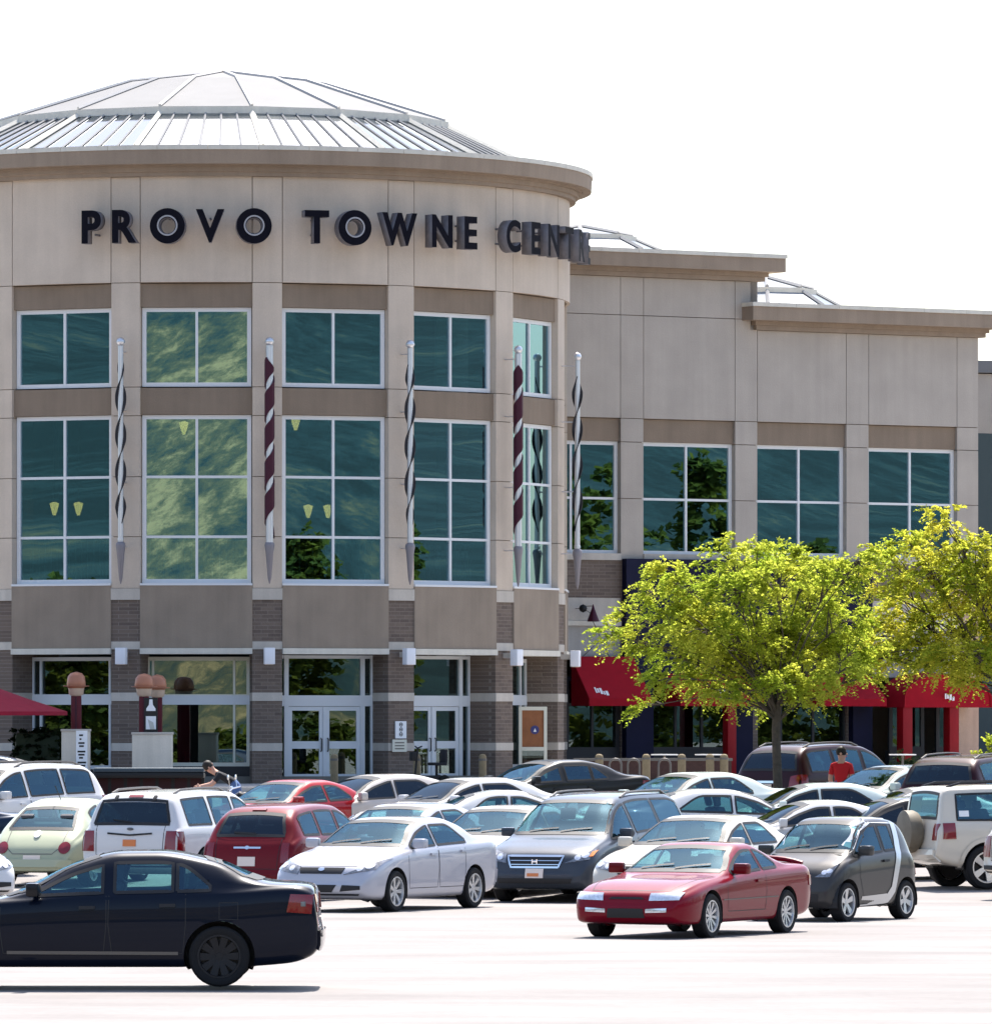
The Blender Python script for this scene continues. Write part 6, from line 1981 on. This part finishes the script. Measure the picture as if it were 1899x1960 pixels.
# open door leaf with a warm wooden lobby behind, in the narrowest bay
o = thing('open_door', 'white-framed glass door standing open with orange wood behind it', 'door', col_pt(RR - 0.35, 67.5, 0), R_(14))
m = MB(); hw_, zt_d = 0.40, Zr(1352)
for x in (-hw_, hw_ - 0.09): m.box(x, x + 0.09, -0.03, 0.03, 0.0, zt_d)
for z in (0.0, 0.85, zt_d - 0.1): m.box(-hw_ + 0.09, hw_ - 0.09, -0.028, 0.028, z, z + (0.18 if z == 0 else 0.1))
m.build('door_frame', 'cream_frame', o)
m = MB(); m.box(-hw_ + 0.085, hw_ - 0.085, 0.004, 0.02, 0.95, zt_d - 0.1); m.build('wood_panel', 'interior_wood', o)
m = MB(); m.box(-hw_ + 0.085, hw_ - 0.085, 0.004, 0.012, 0.17, 0.86); m.build('pane', 'pane_store', o)
m = MB(); m.lathe([(0.0, -0.01), (0.12, -0.01), (0.12, 0.003), (0.0, 0.003)], 20, 'y', (0.06, 0, 1.42)); m.build('sticker', 'sign_blue', o)
m = MB(); m.prism([(0.02, 1.37), (0.10, 1.37), (0.06, 1.47)], -0.016, -0.011); m.build('sticker_mark', 'sign_white', o)

# black litter stand by the right doors, and a post each side of the doors
for px, lab in ((860, 'tan post beside the right-hand double doors'), (902 + 22, 'tan post right of the right-hand double doors'), (640, 'tan post before the left-hand double doors')):
    o = thing('door_post', lab, 'bollard', (gx(px - 62 if px == 860 else px, 181.6), 181.6, ZB), 0, 'tan posts by the doors')
    m = MB(); m.lathe([(0.1, -0.01), (0.1, 0.72), (0.07, 0.78), (0.0, 0.8)], 14); m.build('post', 'wood_post', o, 40)
    m = MB(); m.lathe([(0.106, 0.62), (0.106, 0.68)], 14); m.build('band', 'steel_grey', o, 40)
o = thing('mobility_scooter', 'black mobility scooter parked before the right-hand double doors', 'scooter', (gx(822, 181.0), 181.0, ZB), R_(20))
m = MB(); m.box(-0.45, 0.4, -0.22, 0.22, 0.13, 0.24, 0.04); m.build('deck', 'black', o, 40)
m = MB(); m.box(0.02, 0.42, -0.22, 0.22, 0.5, 0.58, 0.03); M_ = None; m.box(0.36, 0.44, -0.2, 0.2, 0.55, 0.92, 0.03); m.build('seat', 'cloth_black', o, 40)
m = MB(); m.tube([(0.2, 0, 0.2), (0.2, 0, 0.52)], 0.04, 8); m.tube([(-0.4, 0, 0.2), (-0.32, 0, 0.95)], 0.03, 8); m.build('column', 'black', o, 40)
m = MB(); m.tube([(-0.30, -0.26, 1.0), (-0.33, 0, 0.95), (-0.30, 0.26, 1.0)], 0.02, 6); m.build('handlebar', 'black', o, 40)
for x, y in ((-0.4, -0.2), (-0.4, 0.2), (0.34, -0.23), (0.34, 0.23)):
    m = MB(); m.lathe([(0.05, -0.04), (0.12, -0.045), (0.13, 0), (0.12, 0.045), (0.05, 0.04)], 14, 'y', (x, y, 0.13)); m.build('wheel', 'rubber', o, 40)
m = MB(); m.box(-0.52, -0.38, -0.12, 0.12, 0.62, 0.86, 0.02); m.build('basket', 'black', o, 40)

# motorcycle glimpsed above the car roofs
Ym = 141.5
o = thing('motorcycle', 'motorcycle with mirrors and handlebar before the block column', 'motorcycle', (gx(478, Ym), Ym, gz(Ym)), R_(170))
for x in (-0.72, 0.72):
    m = MB(); m.lathe([(0.22, -0.05), (0.30, -0.06), (0.32, 0), (0.30, 0.06), (0.22, 0.05)], 24, 'y', (x, 0, 0.32)); w_ = m.build('wheel', 'rubber', o, 40)
    m = MB(); m.lathe([(0.0, 0.03), (0.22, 0.015), (0.22, -0.015), (0.0, -0.03)], 18, 'y', (x, 0, 0.32)); m.build('rim', 'rim_silver', w_, 40)
m = MB(); m.box(-0.35, 0.35, -0.14, 0.14, 0.28, 0.62, 0.06); m.build('engine', 'steel_grey', o, 40)
m = MB(); m.tube([(-0.1, 0, 0.72), (0.2, 0, 0.82), (0.42, 0, 0.74)], [0.09, 0.16, 0.08], 10); m.build('tank', 'paint_black', o, 50)
m = MB(); m.box(-0.62, -0.02, -0.13, 0.13, 0.66, 0.76, 0.04); m.build('seat', 'cloth_black', o, 40)
m = MB()
for y in (-0.08, 0.08): m.tube([(0.72, y, 0.32), (0.45, y, 0.95)], 0.025, 6)
m.build('fork', 'chrome', o, 40)
m = MB(); m.tube([(0.28, -0.38, 1.06), (0.40, -0.18, 1.02), (0.44, 0, 0.96), (0.40, 0.18, 1.02), (0.28, 0.38, 1.06)], 0.018, 6); m.build('handlebar', 'chrome', o, 40)
for y in (-0.33, 0.33):
    m = MB(); m.tube([(0.34, y, 1.05), (0.36, y * 1.1, 1.22)], 0.008, 5); m.lathe([(0.0, 0.0), (0.06, 0.01), (0.05, 0.03), (0.0, 0.035)], 12, 'x', (0.35, y * 1.1, 1.25)); m.build('mirror', 'chrome', o, 40)
m = MB(); m.lathe([(0.0, 0.08), (0.09, 0.06), (0.08, -0.04), (0.0, -0.08)], 14, 'x', (0.56, 0, 0.90)); m.build('headlight', 'lamp_clear', o, 40)

# ------------------------------------------------------------------ people
def person(label, loc, rz, J, cols, hair=True, bald=False):
    """J: joint positions; skin modifier gives one continuous body, clothing by zone"""
    o = thing('person', label, 'person', loc, rz)
    names = list(J)
    E = [('pelvis', 'waist'), ('waist', 'chest'), ('chest', 'neck'), ('neck', 'head0'), ('head0', 'head1'), ('head1', 'head2')]
    for s in 'lr':
        E += [('chest', 'sh' + s), ('sh' + s, 'el' + s), ('el' + s, 'wr' + s), ('wr' + s, 'palm' + s), ('pelvis', 'hip' + s), ('hip' + s, 'kn' + s), ('kn' + s, 'an' + s), ('an' + s, 'toe' + s)]
    rad = dict(pelvis=(.15, .12), waist=(.135, .105), chest=(.155, .115), neck=(.058, .06), head0=(.07, .085), head1=(.085, .105), head2=(.06, .07))
    for s in 'lr':
        rad.update({'sh' + s: (.07, .07), 'el' + s: (.047, .047), 'wr' + s: (.03, .033), 'palm' + s: (.035, .02), 'hip' + s: (.095, .095), 'kn' + s: (.062, .062), 'an' + s: (.042, .045), 'toe' + s: (.038, .03)})
    P = {k: Vector(v) for k, v in J.items()}
    for s in 'lr':
        pw, pe = P['wr' + s], P['el' + s]
        d = (pw - pe).normalized(); P['palm' + s] = pw + d * 0.07
        lat = d.cross(Vector((0, 1, 0)))
        lat = lat.normalized() if lat.length > 0.1 else Vector((1, 0, 0))
        for f, (off, ln) in enumerate(((-0.03, .075), (-0.01, .09), (0.01, .085), (0.03, .065))):
            a = 'f%d%s' % (f, s); b = 'g%d%s' % (f, s)
            P[a] = P['palm' + s] + d * 0.04 + lat * off; P[b] = P[a] + d * ln * 0.7 + Vector((0, 0, -0.02))
            E += [('palm' + s, a), (a, b)]; rad[a] = (.010, .010); rad[b] = (.008, .008)
        a = 'th' + s; P[a] = pw + d * 0.05 + lat * 0.07; E.append(('palm' + s, a)); rad[a] = (.011, .011)
    P['waist'] = P.get('waist') or P['pelvis'].lerp(P['chest'], 0.5)
    names = list(P); idx = {k: i for i, k in enumerate(names)}
    me = bpy.data.meshes.new('body')
    me.from_pydata([tuple(P[k]) for k in names], [(idx[a], idx[b]) for a, b in E], [])
    ob = bpy.data.objects.new('body', me); col.objects.link(ob)
    sk = ob.modifiers.new('s', 'SKIN'); sk.use_smooth_shade = True
    for k in names:
        v = me.skin_vertices[0].data[idx[k]]; v.radius = rad[k]; v.use_root = (k == 'pelvis')
    sd = ob.modifiers.new('d', 'SUBSURF'); sd.levels = 2; sd.render_levels = 2
    dg = bpy.context.evaluated_depsgraph_get()
    bm_ = bpy.data.meshes.new_from_object(ob.evaluated_get(dg)); bpy.data.objects.remove(ob)
    for mk in ('skin',) + cols: bm_.materials.append(MAT[mk])
    zone = {}
    for k in names:
        if k in ('pelvis',) or k[:2] in ('hi', 'kn', 'an'): zone[k] = 2
        elif k[:2] == 'to': zone[k] = 3
        elif k in ('waist', 'chest') or k[:2] == 'sh': zone[k] = 1
        else: zone[k] = 0
    for p in bm_.polygons:
        c = Vector(p.center); best = min(((c - P[a].lerp(P[b], t)).length - 0.0, a if t < 0.6 else b) for a, b in E for t in (0.0, 0.25, 0.5, 0.75, 1.0))
        p.material_index = zone[best[1]]
    bo = link('body', bm_, None, o)
    h = P['head1']; up = (P['head2'] - P['head0']).normalized()
    q = up.to_track_quat('Z', 'Y').to_matrix().to_4x4(); M = Matrix.Translation(h) @ q
    fwd = J.get('_f', None)
    hm = MB(M); hm.lathe([(0.10, -0.02), (0.112, 0.05), (0.10, 0.11), (0.06, 0.15), (0.0, 0.165)], 16, c=(-0.012, 0, 0)); hm.build('hair', 'hair', o, True)
    fm = MB(M)
    fm.lathe([(0, 0.03), (0.016, 0.018), (0.02, 0), (0, -0.022)], 8, c=(0.108, 0, -0.01)); fm.build('nose', 'skin', o, True)
    em = MB(M)
    for y in (-0.035, 0.035): em.lathe([(0, 0.012), (0.012, 0.004), (0.012, -0.004), (0, -0.012)], 8, c=(0.098, y, 0.028))
    em.build('eye', 'black', o, True)
    mm = MB(M); mm.box(0.094, 0.106, -0.024, 0.024, -0.062, -0.052); mm.build('mouth', 'shirt_red', o)
    rm = MB(M)
    for y in (-0.1, 0.1): rm.lathe([(0, -0.012), (0.028, -0.008), (0.028, 0.008), (0, 0.012)], 10, 'y', (0.0, y, 0.01))
    rm.build('ear', 'skin', o, True)
    return o


stand = dict(pelvis=(0, 0, .95), waist=(0.01, 0, 1.12), chest=(0, 0, 1.36), neck=(0.0, 0, 1.49), head0=(0.02, 0, 1.56), head1=(0.02, 0, 1.65), head2=(0.01, 0, 1.72),
             shl=(0, .19, 1.40), ell=(0.02, .25, 1.12), wrl=(0.14, .22, .90), shr=(0, -.19, 1.40), elr=(-0.03, -.25, 1.12), wrr=(0.06, -.25, .86),
             hipl=(0, .10, .90), knl=(0.03, .11, .50), anl=(-.02, .12, .08), toel=(.14, .13, .035), hipr=(0, -.10, .90), knr=(0.06, -.11, .50), anr=(.04, -.12, .08), toer=(.2, -.13, .035))
Yq = 144.6
person('person in a red shirt standing beside the dark maroon SUV', (gx(1611, Yq), Yq, gz(Yq)), R_(75), stand, ('shirt_red', 'denim', 'black'))
bend = dict(pelvis=(0, 0, .86), waist=(0.12, 0, 0.98), chest=(0.34, 0, 1.10), neck=(0.46, 0, 1.16), head0=(0.52, 0, 1.2), head1=(0.58, 0, 1.26), head2=(0.61, 0, 1.31),
            shl=(0.34, .18, 1.10), ell=(0.52, .22, .88), wrl=(0.74, .16, .84), shr=(0.34, -.18, 1.10), elr=(0.54, -.22, .90), wrr=(0.76, -.16, .86),
            hipl=(-0.02, .10, .82), knl=(0.10, .12, .46), anl=(-.06, .12, .08), toel=(.1, .13, .035), hipr=(-0.02, -.10, .82), knr=(-0.12, -.11, .48), anr=(-.32, -.12, .08), toer=(-.17, -.13, .035))
Yr = 148.6
person('person in a black top and jeans leaning over the end of the long dark object', (gx(452, Yr), Yr, gz(Yr)), R_(180), bend, ('cloth_black', 'denim', 'black'))
